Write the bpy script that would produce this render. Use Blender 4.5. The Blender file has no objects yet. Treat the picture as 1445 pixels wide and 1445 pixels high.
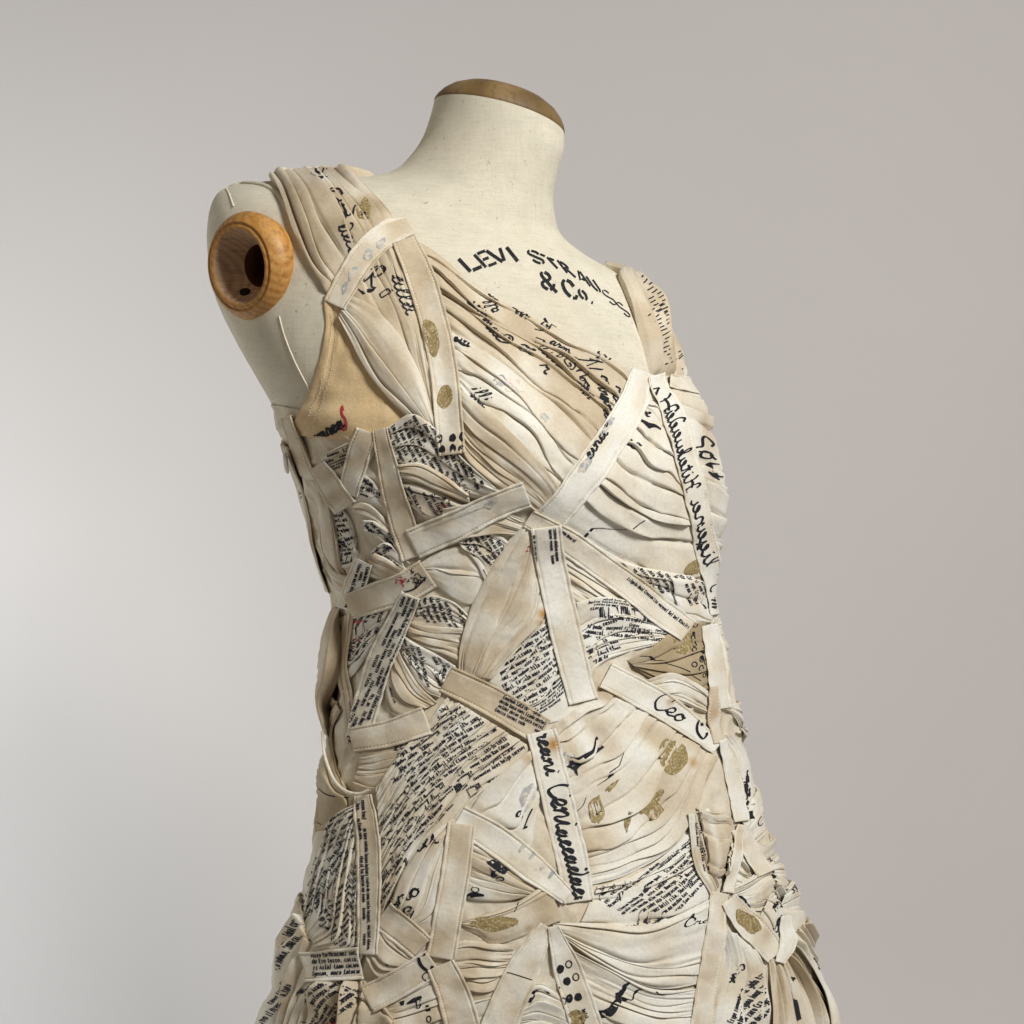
import bpy, math, random
import numpy as np
from mathutils import Vector, kdtree

# ------------------------------------------------------------------ camera, light, exposure
SC = bpy.context.scene
COL = SC.collection
D = 1.35                       # metres from the lens to the axis of the dress form
F = 2241.0                     # focal length in photo pixels
CX = CY = 722.5
CZ = 1.10                      # lens height
cam_d = bpy.data.cameras.new("camera")
cam = bpy.data.objects.new("camera", cam_d); COL.objects.link(cam)
cam.location = (0, -D, CZ); cam.rotation_euler = (math.pi/2, 0, 0)
cam_d.sensor_width = 36.0; cam_d.lens = 36.0*F/1445.0
cam_d.clip_start = 0.01; cam_d.clip_end = 60
SC.camera = cam
SC.view_settings.view_transform = 'Standard'
SC.view_settings.look = 'None'
SC.view_settings.gamma = 1.0
SC.view_settings.exposure = 0.10
W = bpy.data.worlds.new("World"); SC.world = W; W.use_nodes = True
W.node_tree.nodes["Background"].inputs[0].default_value = (1.0, 0.98, 0.96, 1)
W.node_tree.nodes["Background"].inputs[1].default_value = 0.085

def area(name, loc, target, size, power, color, sy=None):
    l = bpy.data.lights.new(name, 'AREA'); l.energy = power; l.color = color
    l.shape = 'RECTANGLE'; l.size = size; l.size_y = sy or size
    o = bpy.data.objects.new(name, l); COL.objects.link(o); o.location = loc
    o.rotation_euler = (Vector(target)-Vector(loc)).to_track_quat('-Z', 'Y').to_euler()
    return o
area("key_lamp", (1.02, -1.30, 2.25), (0.0, 0.0, 1.10), 0.42, 43, (1.0, 0.985, 0.965))
area("fill_lamp", (-1.7, -1.3, 1.7), (-0.1, 0.0, 1.1), 0.9, 4.2, (1.0, 0.80, 0.55))
area("backdrop_fill", (-1.40, 0.02, 0.48), (-1.22, 0.95, 0.42), 1.5, 27, (0.88, 0.96, 1.0), 2.0)  # added out of view to lighten the left of the backdrop
area("backdrop_fill", (1.20, 0.10, 0.35), (0.70, 0.95, 0.55), 0.6, 1.6, (1.0, 0.92, 0.90))  # weak extra fill, added for the lower right of the backdrop

# ------------------------------------------------------------------ small numeric helpers
def cr(pts, n, closed=False):
    """Catmull-Rom through pts, resampled by arc length to n samples"""
    p = np.asarray(pts, float)
    if len(p) == 2:
        t = np.linspace(0, 1, n)[:, None]; return p[0]*(1-t)+p[1]*t
    q = np.vstack([2*p[0]-p[1], p, 2*p[-1]-p[-2]])
    out = []
    for i in range(len(p)-1):
        t = np.linspace(0, 1, 16, endpoint=False)[:, None]
        a, b, c, d = q[i], q[i+1], q[i+2], q[i+3]
        out.append(0.5*((2*b)+(c-a)*t+(2*a-5*b+4*c-d)*t*t+(3*b-a-3*c+d)*t**3))
    out.append(p[-1:]); o = np.vstack(out)
    L = np.concatenate([[0], np.cumsum(np.hypot(*(np.diff(o[:, :2], axis=0).T)))])
    s = np.linspace(0, L[-1], n)
    return np.stack([np.interp(s, L, o[:, k]) for k in range(o.shape[1])], 1)

def plen(p):
    p = np.asarray(p, float); return float(np.hypot(*np.diff(p, axis=0).T).sum())

def smooth_noise(rng, xs, m):
    c = rng.uniform(-1, 1, m+3); x = np.clip(xs, 0, 1)*m; i = np.minimum(x.astype(int), m-1); f = x-i
    a, b, cc, d = c[i], c[i+1], c[i+2], c[np.minimum(i+3, m+2)]
    return 0.5*((2*b)+(cc-a)*f+(2*a-5*b+4*cc-d)*f*f+(3*b-a-3*cc+d)*f**3)

def noise2(rng, u, v, mu, mv):
    """smooth value noise on u,v in 0..1"""
    g = rng.uniform(-1, 1, (mu+2, mv+2))
    x = np.clip(u, 0, 1)*mu; y = np.clip(v, 0, 1)*mv
    i = np.minimum(x.astype(int), mu); j = np.minimum(y.astype(int), mv); fx = x-i; fy = y-j
    fx = fx*fx*(3-2*fx); fy = fy*fy*(3-2*fy)
    return (g[i, j]*(1-fx)+g[i+1, j]*fx)*(1-fy)+(g[i, j+1]*(1-fx)+g[i+1, j+1]*fx)*fy

# ------------------------------------------------------------------ the dress form as a stack of leaning ribs
# each rib: left x,y / right x,y as seen from the lens, half depth (m), near-shoulder skew, depth shift (m)
RIBS = [
 (613,142, 796,188, .055,.00,.000), (607,165, 795,214, .056,.00,.000), (596,195, 787,244, .058,.02,.000),
 (578,221, 781,274, .061,.05,.000), (556,240, 783,303, .067,.10,.000), (518,249, 792,331, .078,.20,.000),
 (462,250, 822,357, .086,.30,-.002), (382,255, 866,383, .096,.30,-.004), (322,264, 902,408, .106,.30,-.006),
 (300,284, 926,444, .115,.28,-.008), (292,325, 950,492, .123,.26,-.010), (295,375, 968,530, .129,.26,-.010),
 (306,425, 982,568, .134,.26,-.010), (332,480, 993,608, .139,.28,-.010), (362,533, 1003,648, .143,.30,-.010),
 (390,583, 1010,690, .146,.32,-.010), (416,640, 1011,732, .146,.33,-.008), (432,700, 1004,777, .140,.33,-.006),
 (452,770, 1000,827, .131,.34,-.004), (472,840, 1008,880, .125,.32,-.002), (482,900, 1020,930, .122,.30,.0),
 (482,965, 1030,982, .123,.30,.0), (474,1032, 1038,1038, .130,.30,.0), (463,1100, 1054,1096, .139,.30,.0),
 (452,1170, 1070,1160, .148,.30,.0), (438,1240, 1092,1230, .157,.30,.0), (422,1310, 1124,1300, .164,.30,.0),
 (398,1400, 1148,1390, .169,.30,.0), (374,1500, 1172,1480, .172,.30,.0), (352,1650, 1200,1630, .174,.30,.0),
 (340,1800, 1215,1780, .174,.30,.0), (338,1880, 1218,1860, .174,.30,.0)]
NR = len(RIBS)
ND = 600
_vv = np.linspace(0, NR-1, ND)
_R = np.array(RIBS, float)
def _catmull(v):
    v = np.asarray(v, float); i = np.clip(np.floor(v).astype(int), 0, NR-2); f = (v-i)[..., None]
    a = _R[np.clip(i-1, 0, NR-1)]; b = _R[i]; c = _R[i+1]; d = _R[np.clip(i+2, 0, NR-1)]
    return 0.5*((2*b)+(c-a)*f+(2*a-5*b+4*c-d)*f*f+(3*b-a-3*c+d)*f**3)
DEN = _catmull(_vv)
BUMPS = [(742, 610, 78, 80, .020), (955, 650, 55, 70, .016)]

def rib_point(th, v):
    """point of the form at rib v, angle th (pi = left end, -pi/2 = nearest the lens)"""
    th = np.asarray(th, float); v = np.asarray(v, float)
    r = _catmull(v)
    ca, sa = np.cos(th), np.sin(th)
    xc = (r[..., 0]+r[..., 2])/2; hw = (r[..., 2]-r[..., 0])/2
    px = xc+hw*ca; py = (r[..., 1]+r[..., 3])/2+(r[..., 3]-r[..., 1])/2*ca
    front = -sa
    dep = D+r[..., 6]+r[..., 4]*(r[..., 5]*ca-np.sqrt(1-r[..., 5]**2)*front)
    for bx, by, sx, sy, am in BUMPS:
        dep = dep-am*np.clip(front, 0, 1)*np.exp(-((px-bx)/sx)**2/2-((py-by)/sy)**2/2)
    return np.stack([(px-CX)/F*dep, dep-D, CZ-(py-CY)/F*dep], -1)

def pix_to_param(px, py):
    px = np.asarray(px, float).ravel(); py = np.asarray(py, float).ravel()
    th = np.empty_like(px); vv = np.empty_like(px)
    sl = (DEN[:, 3]-DEN[:, 1])/(DEN[:, 2]-DEN[:, 0])
    for a in range(0, len(px), 20000):
        X = px[a:a+20000]; Y = py[a:a+20000]
        f = DEN[:, 1][None]+(X[:, None]-DEN[:, 0][None])*sl[None]-Y[:, None]
        idx = np.clip((f < 0).sum(1)-1, 0, ND-2); k = np.arange(len(X))
        f0 = f[k, idx]; f1 = f[k, idx+1]
        t = np.where(np.abs(f1-f0) > 1e-9, -f0/(f1-f0+1e-12), 0); t = np.clip(t, 0, 1)
        v = _vv[idx]+t*(_vv[1]-_vv[0]); r = _catmull(v)
        xc = (r[:, 0]+r[:, 2])/2; hw = (r[:, 2]-r[:, 0])/2
        xr = (X-xc)/hw
        xin = np.clip(xr, -1, 1)
        back = np.abs(xr) > 1
        xf = np.where(back, np.sign(xr)*np.clip(2-np.abs(xr), -1, 1), xin)
        th0 = -np.arccos(np.clip(xf, -1, 1))            # front half: -pi .. 0
        th[a:a+20000] = np.where(back, -th0, th0); vv[a:a+20000] = v
    return th, vv

def body(px, py):
    """pixel -> point on the dress form and outward normal (past the outline it goes on round the back)"""
    px = np.asarray(px, float); shp = px.shape
    th, v = pix_to_param(px, py)
    P = rib_point(th, v)
    e = 0.02; vm = np.clip(v-e, 0, NR-1); vp = np.clip(v+e, 0, NR-1)
    dt = rib_point(th+e, v)-rib_point(th-e, v); dv = rib_point(th, vp)-rib_point(th, vm)
    N = np.cross(dt, dv); N /= np.linalg.norm(N, axis=-1, keepdims=True)+1e-12
    r = _catmull(v); xc = (r[:, 0]+r[:, 2])/2
    yc = D+r[:, 6]
    C = np.stack([(xc-CX)/F*yc, yc-D, P[:, 2]], -1)
    s = np.sign(((P-C)*N).sum(-1)); s[s == 0] = 1
    N *= s[:, None]
    return P.reshape(shp+(3,)), N.reshape(shp+(3,))

# ------------------------------------------------------------------ height of cloth already laid on the form
HX0, HY0, HC = 230, 130, 2.0
HW, HH = 560, 730
HM = np.zeros((HH, HW), np.float32)
def h_under(px, py, rmax=3, rblur=4):
    ix = (px-HX0)/HC; iy = (py-HY0)/HC
    m = rmax+2*rblur+3
    x0 = int(max(0, np.floor(ix.min())-m)); x1 = int(min(HW, np.ceil(ix.max())+m+1))
    y0 = int(max(0, np.floor(iy.min())-m)); y1 = int(min(HH, np.ceil(iy.max())+m+1))
    if x1-x0 < 3 or y1-y0 < 3: return np.zeros_like(px)
    A = HM[y0:y1, x0:x1].copy()
    for ax in (0, 1):
        B = A.copy()
        for k in range(1, rmax+1):
            for s in (k, -k): B = np.maximum(B, np.roll(A, s, ax))
        A = B
    for _ in range(2):
        for ax in (0, 1):
            B = np.zeros_like(A)
            for k in range(-rblur, rblur+1): B += np.roll(A, k, ax)
            A = B/(2*rblur+1)
    x = np.clip(ix-x0, 0, x1-x0-1.001); y = np.clip(iy-y0, 0, y1-y0-1.001)
    i = x.astype(int); j = y.astype(int); fx = x-i; fy = y-j
    return (A[j, i]*(1-fx)+A[j, i+1]*fx)*(1-fy)+(A[j+1, i]*(1-fx)+A[j+1, i+1]*fx)*fy
TM = np.zeros((HH, HW), np.float32)
def mask_tapes(paths):
    global TM
    for pts, w in paths:
        n = max(8, int(plen(pts)/1.2)); ww = np.interp(np.linspace(0, 1, n), np.linspace(0, 1, len(w)), w) if hasattr(w, '__len__') else np.full(n, w)
        for f in np.linspace(-.5, .5, 40):
            p = offset_path(pts, ww*f, n)
            TM[np.clip(((p[:, 1]-HY0)/HC).astype(int), 0, HH-1), np.clip(((p[:, 0]-HX0)/HC).astype(int), 0, HW-1)] = 1
    for _ in range(2):
        for ax in (0, 1):
            TM = (TM+np.roll(TM, 1, ax)+np.roll(TM, -1, ax)+np.roll(TM, 2, ax)+np.roll(TM, -2, ax))/5
def under_tape(px, py):
    x = np.clip((px-HX0)/HC, 0, HW-1.001); y = np.clip((py-HY0)/HC, 0, HH-1.001)
    i = x.astype(int); j = y.astype(int); fx = x-i; fy = y-j
    return np.clip((TM[j, np.minimum(i+1, HW-1)]*fx+TM[j, i]*(1-fx))*(1-fy)+(TM[np.minimum(j+1, HH-1), i]*(1-fx)+TM[np.minimum(j+1, HH-1), np.minimum(i+1, HW-1)]*fx)*fy, 0, 1)
def h_add(px, py, h):
    ix = np.clip(((px-HX0)/HC).astype(int), 0, HW-1); iy = np.clip(((py-HY0)/HC).astype(int), 0, HH-1)
    np.maximum.at(HM, (iy.ravel(), ix.ravel()), h.ravel().astype(np.float32))

# ------------------------------------------------------------------ mesh output
def mesh_obj(name, V, faces, mats, parent=None, fm=None, attrs=None, smooth=True, origin=None):
    """faces: list of arrays (n,k); fm: matching list of material indices (int or array)"""
    V = np.asarray(V, np.float64)
    if parent is not None: V = V-np.array(parent_world(parent))
    me = bpy.data.meshes.new(name)
    me.vertices.add(len(V)); me.vertices.foreach_set("co", V.astype(np.float32).ravel())
    loops = np.concatenate([np.asarray(f, np.int32).ravel() for f in faces if len(f)])
    sizes = np.concatenate([np.full(len(f), np.asarray(f).shape[1], np.int32) for f in faces if len(f)])
    starts = np.concatenate([[0], np.cumsum(sizes)[:-1]]).astype(np.int32)
    me.loops.add(len(loops)); me.loops.foreach_set("vertex_index", loops)
    me.polygons.add(len(sizes)); me.polygons.foreach_set("loop_start", starts); me.polygons.foreach_set("loop_total", sizes)
    for m in mats: me.materials.append(m)
    if fm is not None:
        mi = np.concatenate([np.broadcast_to(np.asarray(m, np.int32), (len(f),)) for f, m in zip(faces, fm) if len(f)])
        me.polygons.foreach_set("material_index", mi.astype(np.int32))
    me.polygons.foreach_set("use_smooth", np.full(len(sizes), smooth))
    if attrs:
        for k, a in attrs.items():
            at = me.attributes.new(k, 'FLOAT', 'POINT'); at.data.foreach_set("value", np.asarray(a, np.float32))
    me.update(); me.validate()
    o = bpy.data.objects.new(name, me); COL.objects.link(o)
    if parent is not None: o.parent = parent
    return o
def parent_world(p):
    l = Vector(p.location)
    while p.parent: p = p.parent; l += Vector(p.location)
    return l
def grid_faces(nu, nv, off=0, wrap=False):
    i = np.arange(nu if wrap else nu-1)[:, None]; j = np.arange(nv-1)[None]
    i2 = (i+1) % nu
    return (np.stack(np.broadcast_arrays(i*nv+j, i2*nv+j, i2*nv+j+1, i*nv+j+1), -1).reshape(-1, 4)+off).astype(np.int32)

# ------------------------------------------------------------------ materials
class NT:
    def __init__(s, name):
        s.m = bpy.data.materials.new(name); s.m.use_nodes = True; s.t = s.m.node_tree; s.n = s.t.nodes
        s.b = s.n["Principled BSDF"]
        s.co = s.n.new("ShaderNodeTexCoord").outputs["Object"]
    def link(s, a, b): s.t.links.new(a, b)
    def noise(s, scale, detail=4, rough=.55, vec=None, out="Fac"):
        n = s.n.new("ShaderNodeTexNoise"); n.inputs["Scale"].default_value = scale
        n.inputs["Detail"].default_value = detail; n.inputs["Roughness"].default_value = rough
        s.link(vec or s.co, n.inputs["Vector"]); return n.outputs[out]
    def mapping(s, sc=(1, 1, 1), rot=(0, 0, 0), loc=(0, 0, 0)):
        n = s.n.new("ShaderNodeMapping"); n.inputs["Scale"].default_value = sc; n.inputs["Rotation"].default_value = rot
        n.inputs["Location"].default_value = loc; s.link(s.co, n.inputs["Vector"]); return n.outputs[0]
    def wave(s, scale, dist, vec, dscale=1.0, prof='SIN', direction='X', kind='BANDS'):
        n = s.n.new("ShaderNodeTexWave"); n.wave_type = kind
        if kind == 'BANDS': n.bands_direction = direction
        else: n.rings_direction = direction
        n.wave_profile = prof; n.inputs["Scale"].default_value = scale; n.inputs["Distortion"].default_value = dist
        n.inputs["Detail"].default_value = 2; n.inputs["Detail Scale"].default_value = dscale
        s.link(vec, n.inputs["Vector"]); return n.outputs["Fac"]
    def ramp(s, fac, stops):
        n = s.n.new("ShaderNodeValToRGB"); e = n.color_ramp.elements
        while len(e) < len(stops): e.new(.5)
        for k, (p, c) in enumerate(stops):
            e[k].position = p; e[k].color = (c if isinstance(c, tuple) else (c, c, c))+(1,)
        s.link(fac, n.inputs[0]); return n.outputs[0]
    def mix(s, a, b, fac, mode='MIX'):
        n = s.n.new("ShaderNodeMix"); n.data_type = 'RGBA'; n.blend_type = mode
        for val, key in ((fac, 0), (a, 6), (b, 7)):
            if isinstance(val, (int, float)): n.inputs[key].default_value = val if key == 0 else (val, val, val, 1)
            elif isinstance(val, tuple): n.inputs[key].default_value = val+(1,)
            else: s.link(val, n.inputs[key])
        return n.outputs[2]
    def math(s, op, a, b=None, clamp=False):
        n = s.n.new("ShaderNodeMath"); n.operation = op; n.use_clamp = clamp
        for k, v in enumerate((a, b)):
            if v is None: continue
            if isinstance(v, (int, float)): n.inputs[k].default_value = v
            else: s.link(v, n.inputs[k])
        return n.outputs[0]
    def attr(s, name):
        n = s.n.new("ShaderNodeAttribute"); n.attribute_name = name; return n.outputs["Fac"]
    def bump(s, h, strength, dist):
        n = s.n.new("ShaderNodeBump"); n.inputs["Strength"].default_value = strength; n.inputs["Distance"].default_value = dist
        s.link(h, n.inputs["Height"]); s.link(n.outputs[0], s.b.inputs["Normal"])
    def color(s, c): s.link(c, s.b.inputs["Base Color"])
    def rough(s, r): s.b.inputs["Roughness"].default_value = r; s.b.inputs["Specular IOR Level"].default_value = .25

def cloth_material():
    m = NT("printed_cotton")
    t = m.attr("tint"); st = m.attr("stain")
    n1 = m.noise(26, 5, .6); n2 = m.noise(9, 3)
    tt = m.math('ADD', t, m.math('MULTIPLY', m.math('SUBTRACT', n1, .5), .75), True)
    c = m.ramp(tt, [(0.0, (.825, .80, .71)), (.26, (.765, .70, .565)), (.52, (.62, .515, .36)), (1.0, (.38, .29, .165))])
    cool = m.ramp(m.noise(14, 3), [(.5, 0.0), (.72, 1.0)])
    c = m.mix(c, (.72, .72, .66), m.math('MULTIPLY', cool, .30))
    speck = m.ramp(m.noise(420, 2, .7), [(.30, .90), (.55, 1.0)])
    c = m.mix(c, speck, 1.0, 'MULTIPLY')
    c = m.mix(c, (.42, .22, .045), m.math('MULTIPLY', st, 1.0, True))
    m.color(c); m.rough(.82)
    m.b.inputs["Sheen Weight"].default_value = .12
    wv = m.math('ADD', m.wave(620, 1.5, m.mapping(rot=(0, 0, 0)), direction='Z'), m.wave(620, 1.5, m.mapping(), direction='X'))
    rg = m.math('ABSOLUTE', m.math('SUBTRACT', m.noise(34, 2, .5), .5))
    rg2 = m.math('ABSOLUTE', m.math('SUBTRACT', m.noise(1, 2, .5, m.mapping(sc=(30, 90, 60), rot=(.4, .3, .5))), .5))
    cr_ = m.math('ADD', m.ramp(rg, [(0.0, 0.0), (.12, 1.0)]), m.ramp(rg2, [(0.0, 0.0), (.16, 1.0)]))
    cr_ = m.math('MULTIPLY', cr_, .55)
    hh = m.math('ADD', m.math('MULTIPLY', wv, .25), m.math('MULTIPLY', m.noise(120, 4, .6), 1.8))
    m.bump(m.math('ADD', hh, cr_), .6, .0007)
    return m.m
def canvas_material():
    m = NT("linen_canvas")
    n1 = m.noise(7, 4); n2 = m.noise(60, 4, .6)
    c = m.ramp(n1, [(.3, (.735, .67, .515)), (.6, (.785, .73, .585))])
    c = m.mix(c, m.ramp(n2, [(.35, .93), (.6, 1.0)]), 1.0, 'MULTIPLY')
    sl1 = m.ramp(m.noise(1, 3, .6, m.mapping(sc=(900, 900, 60))), [(.3, .90), (.55, 1.0)])
    sl2 = m.ramp(m.noise(1, 3, .6, m.mapping(sc=(70, 70, 900))), [(.3, .90), (.55, 1.0)])
    c = m.mix(c, sl1, 1.0, 'MULTIPLY'); c = m.mix(c, sl2, 1.0, 'MULTIPLY')
    fl = m.ramp(m.noise(230, 2, .6), [(.27, 1.0), (.32, 0.0)])
    gr = m.ramp(m.noise(11, 4, .6), [(.55, 0.0), (.72, 1.0)]); c = m.mix(c, (.60, .57, .47), m.math('MULTIPLY', gr, .45))
    c = m.mix(c, (.36, .28, .16), m.math('MULTIPLY', fl, .6))
    m.color(c); m.rough(.88)
    wv = m.math('ADD', m.wave(420, 2.0, m.mapping(), direction='Z'), m.wave(420, 2.0, m.mapping(), direction='X'))
    m.bump(m.math('ADD', wv, m.math('MULTIPLY', m.noise(300, 3), 1.5)), .55, .0005)
    return m.m
def lining_material():
    m = NT("tan_lining")
    c = m.ramp(m.noise(30, 5), [(.3, (.60, .43, .215)), (.7, (.70, .53, .30))])
    c = m.mix(c, m.ramp(m.noise(500, 3, .7), [(.3, .86), (.6, 1.0)]), 1.0, 'MULTIPLY')
    m.color(c); m.rough(.9); m.bump(m.noise(420, 4, .7), .6, .0007)
    m.b.inputs["Sheen Weight"].default_value = .3
    return m.m
def wood_material(name, dark, mid, light, rot=(0, 0, 0), rough=.42, scale=30, dist=3.0, grain=(260, 30, 260)):
    m = NT(name)
    v = m.mapping(sc=(1, 1, 1), rot=rot)
    w = m.wave(scale, dist, v, 1.0, direction='X')
    st = m.mapping(sc=grain, rot=rot)
    c = m.ramp(w, [(.0, light), (.55, mid), (1.0, dark)])
    fl = m.ramp(m.noise(1, 3, .6, st), [(.36, .72), (.5, 1.0)])
    c = m.mix(c, fl, 1.0, 'MULTIPLY')
    c = m.mix(c, m.ramp(m.noise(30, 4), [(.3, .8), (.7, 1.05)]), 1.0, 'MULTIPLY')
    m.color(c); m.rough(rough); m.b.inputs["Specular IOR Level"].default_value = .4
    m.bump(m.noise(1, 3, .6, st), .25, .0004)
    return m.m
def flat_material(name, c, rough=.8, var=.15, scale=160, bleed=None):
    m = NT(name)
    n = m.noise(scale, 3, .65)
    lo = tuple(x*(1-var) for x in c); hi = tuple(min(1, x*(1+var)) for x in c)
    col = m.ramp(n, [(.35, lo), (.65, hi)])
    if bleed:
        f = m.ramp(m.noise(bleed[1], 3, .7), [(bleed[2], 1.0), (bleed[2]+.08, 0.0)])
        col = m.mix(col, bleed[0], f)
    m.color(col); m.rough(rough); return m.m
CLOTH = cloth_material(); CANVAS = canvas_material(); LINING = lining_material()
INK = flat_material("black_print", (.012, .012, .016), .75, .4, 300, ((.30, .28, .25), 520, .27))
TEXT = flat_material("typed_print", (.022, .022, .030), .8, .4, 300)
GOLD = flat_material("gold_print", (.245, .18, .07), .6, .25, 240, ((.46, .38, .23), 520, .40))
RED = flat_material("red_print", (.42, .03, .045), .7, .2)
FADE = flat_material("faded_print", (.37, .38, .38), .85, .12, 90, ((.60, .55, .45), 160, .46))
THREAD = flat_material("sewing_thread", (.80, .72, .55), .8, .08)
PINK = flat_material("pink_print", (.66, .50, .45), .85, .08, 90, ((.72, .66, .56), 160, .52))
MATS = [CLOTH, INK, TEXT, GOLD, RED, FADE, THREAD, PINK]
M_INK, M_TEXT, M_GOLD, M_RED, M_FADE, M_THREAD, M_PINK = 1, 2, 3, 4, 5, 6, 7
# ------------------------------------------------------------------ lettering: typed and looping strokes
TY = {  # strokes on a 3 x 6 cell, baseline 0, x-height 4
'a': [[(.3,3.8),(1.8,4),(2.7,3),(2.7,0)],[(2.7,2.2),(1,2.2),(.2,1.1),(1,0),(2.7,.8)]],
'b': [[(.3,6),(.3,0),(1.8,0),(2.8,1),(2.8,3),(1.8,4),(.3,3.6)]], 'c': [[(2.7,3.4),(1.5,4),(.3,3),(.3,1),(1.5,0),(2.7,.6)]],
'd': [[(2.7,6),(2.7,0),(1.2,0),(.2,1),(.2,3),(1.2,4),(2.7,3.6)]], 'e': [[(.3,2),(2.7,2),(2.5,3.4),(1.4,4),(.3,3),(.3,1),(1.4,0),(2.7,.5)]],
'g': [[(2.7,3.6),(1.3,4),(.3,3),(.3,1.4),(1.3,.6),(2.7,1.2)],[(2.7,4),(2.7,-1),(1.5,-1.8),(.4,-1.4)]],
'i': [[(.8,4),(1.6,4),(1.6,0)],[(.5,0),(2.7,0)]], 'l': [[(.8,6),(1.6,6),(1.6,0)],[(.5,0),(2.7,0)]],
'm': [[(.1,4),(.1,0)],[(.1,3.6),(1,4),(1.5,3.4),(1.5,0)],[(1.5,3.5),(2.3,4),(2.9,3.3),(2.9,0)]],
'n': [[(.4,4),(.4,0)],[(.4,3.3),(1.6,4),(2.6,3.3),(2.6,0)]], 'o': [[(1.5,4),(.3,3),(.3,1),(1.5,0),(2.7,1),(2.7,3),(1.5,4)]],
'r': [[(.5,4),(1,4),(1,0)],[(1,3),(2,4),(2.8,3.6)],[(.3,0),(2,0)]], 's': [[(2.6,3.4),(1.4,4),(.4,3.2),(2.6,1.2),(1.4,0),(.3,.6)]],
't': [[(1,5.6),(1,.8),(1.8,0),(2.8,.5)],[(.2,4),(2.5,4)]], 'u': [[(.4,4),(.4,.8),(1.3,0),(2.6,.8)],[(2.6,4),(2.6,0)]],
'v': [[(.2,4),(1.5,0),(2.8,4)]], 'z': [[(.3,4),(2.7,4),(.3,0),(2.7,0)]], 'p': [[(.3,4),(.3,-2)],[(.3,3.4),(1.6,4),(2.7,3),(2.7,1),(1.6,0),(.3,.6)]],
'h': [[(.4,6),(.4,0)],[(.4,3.3),(1.6,4),(2.6,3.3),(2.6,0)]], ',': [[(1.5,.4),(1,-1)]],
'A': [[(.1,0),(1.5,6),(2.9,0)],[(.7,2),(2.3,2)]], 'M': [[(.1,0),(.1,6),(1.5,3),(2.9,6),(2.9,0)]], 'S': [[(2.7,5.2),(1.4,6),(.3,4.6),(2.7,1.6),(1.4,0),(.2,.8)]],
'C': [[(2.8,5),(1.5,6),(.2,4.4),(.2,1.6),(1.5,0),(2.8,1)]], 'R': [[(.3,0),(.3,6),(2,6),(2.7,4.6),(2,3.2),(.3,3.2)],[(1.6,3.2),(2.8,0)]],
'E': [[(2.7,6),(.3,6),(.3,0),(2.7,0)],[(.3,3.1),(2,3.1)]], 'L': [[(.4,6),(.4,0),(2.7,0)]], 'T': [[(.2,6),(2.8,6)],[(1.5,6),(1.5,0)]]}
SYL = "ma ri na so la ta res nor do el an to ni cor bel gra vo san ter lu ca mon te ro sa es pe ran za al ba der go mez il de ra".split()
def word(r):
    w = "".join(r.choice(SYL) for _ in range(r.choice((1, 2, 2, 3))))
    w = "".join(c for c in w if c in TY)
    if r.random() < .35: w = r.choice("AMSCRELT")+w
    if r.random() < .12: w += ","
    return w
WID = [0]
def thin_words(items):
    occ = set(); keep = []; i = 0
    while i < len(items):
        if len(items[i]) < 5: keep.append(items[i]); i += 1; continue
        j = i
        while j < len(items) and len(items[j]) == 5 and items[j][4] == items[i][4]: j += 1
        cells = {(int(q[0]/4), int(q[1]/4)) for it in items[i:j] for q in it[1]}
        if len(cells & occ) <= .30*len(cells): occ |= cells; keep += items[i:j]
        i = j
    return keep
def typed(x, y, ang, w, h, size=6.0, lead=9.5, seed=1, ragged=.25, gap=.05, lw=1.35, bend=0.0):
    """rows of small typed words; x,y = centre of the block, ang in degrees of the writing direction"""
    r = random.Random(seed); out = []
    ca, sa = math.cos(math.radians(ang)), math.sin(math.radians(ang))
    ux = np.array([ca, sa]); uy = np.array([-sa, ca])       # uy points to the next row
    u = size/6.0
    nl = max(1, int(h/lead))
    for l in range(nl):
        yy = -h/2+(l+.7)*lead; xx = -w/2+r.random()*w*ragged*.4; end = w/2-r.random()*w*ragged
        if r.random() < gap: continue
        while xx < end:
            wd = word(r); WID[0] += 1
            for ch in wd:
                for st in TY[ch]:
                    p = np.array(st, float)*u*np.array([.86, 1.0])
                    q = np.array([xx, yy+bend*math.sin(xx/37.0+seed)])[None]+np.stack([p[:, 0], -p[:, 1]], 1)
                    out.append((WID[0], np.array([x, y])[None]+q[:, :1]*ux[None]+q[:, 1:]*uy[None]))
                xx += 3.3*u
            xx += 2.4*u*(1 if r.random() < .93 else 4)
    return [('poly', p, lw, M_TEXT, k) for k, p in out]

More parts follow.
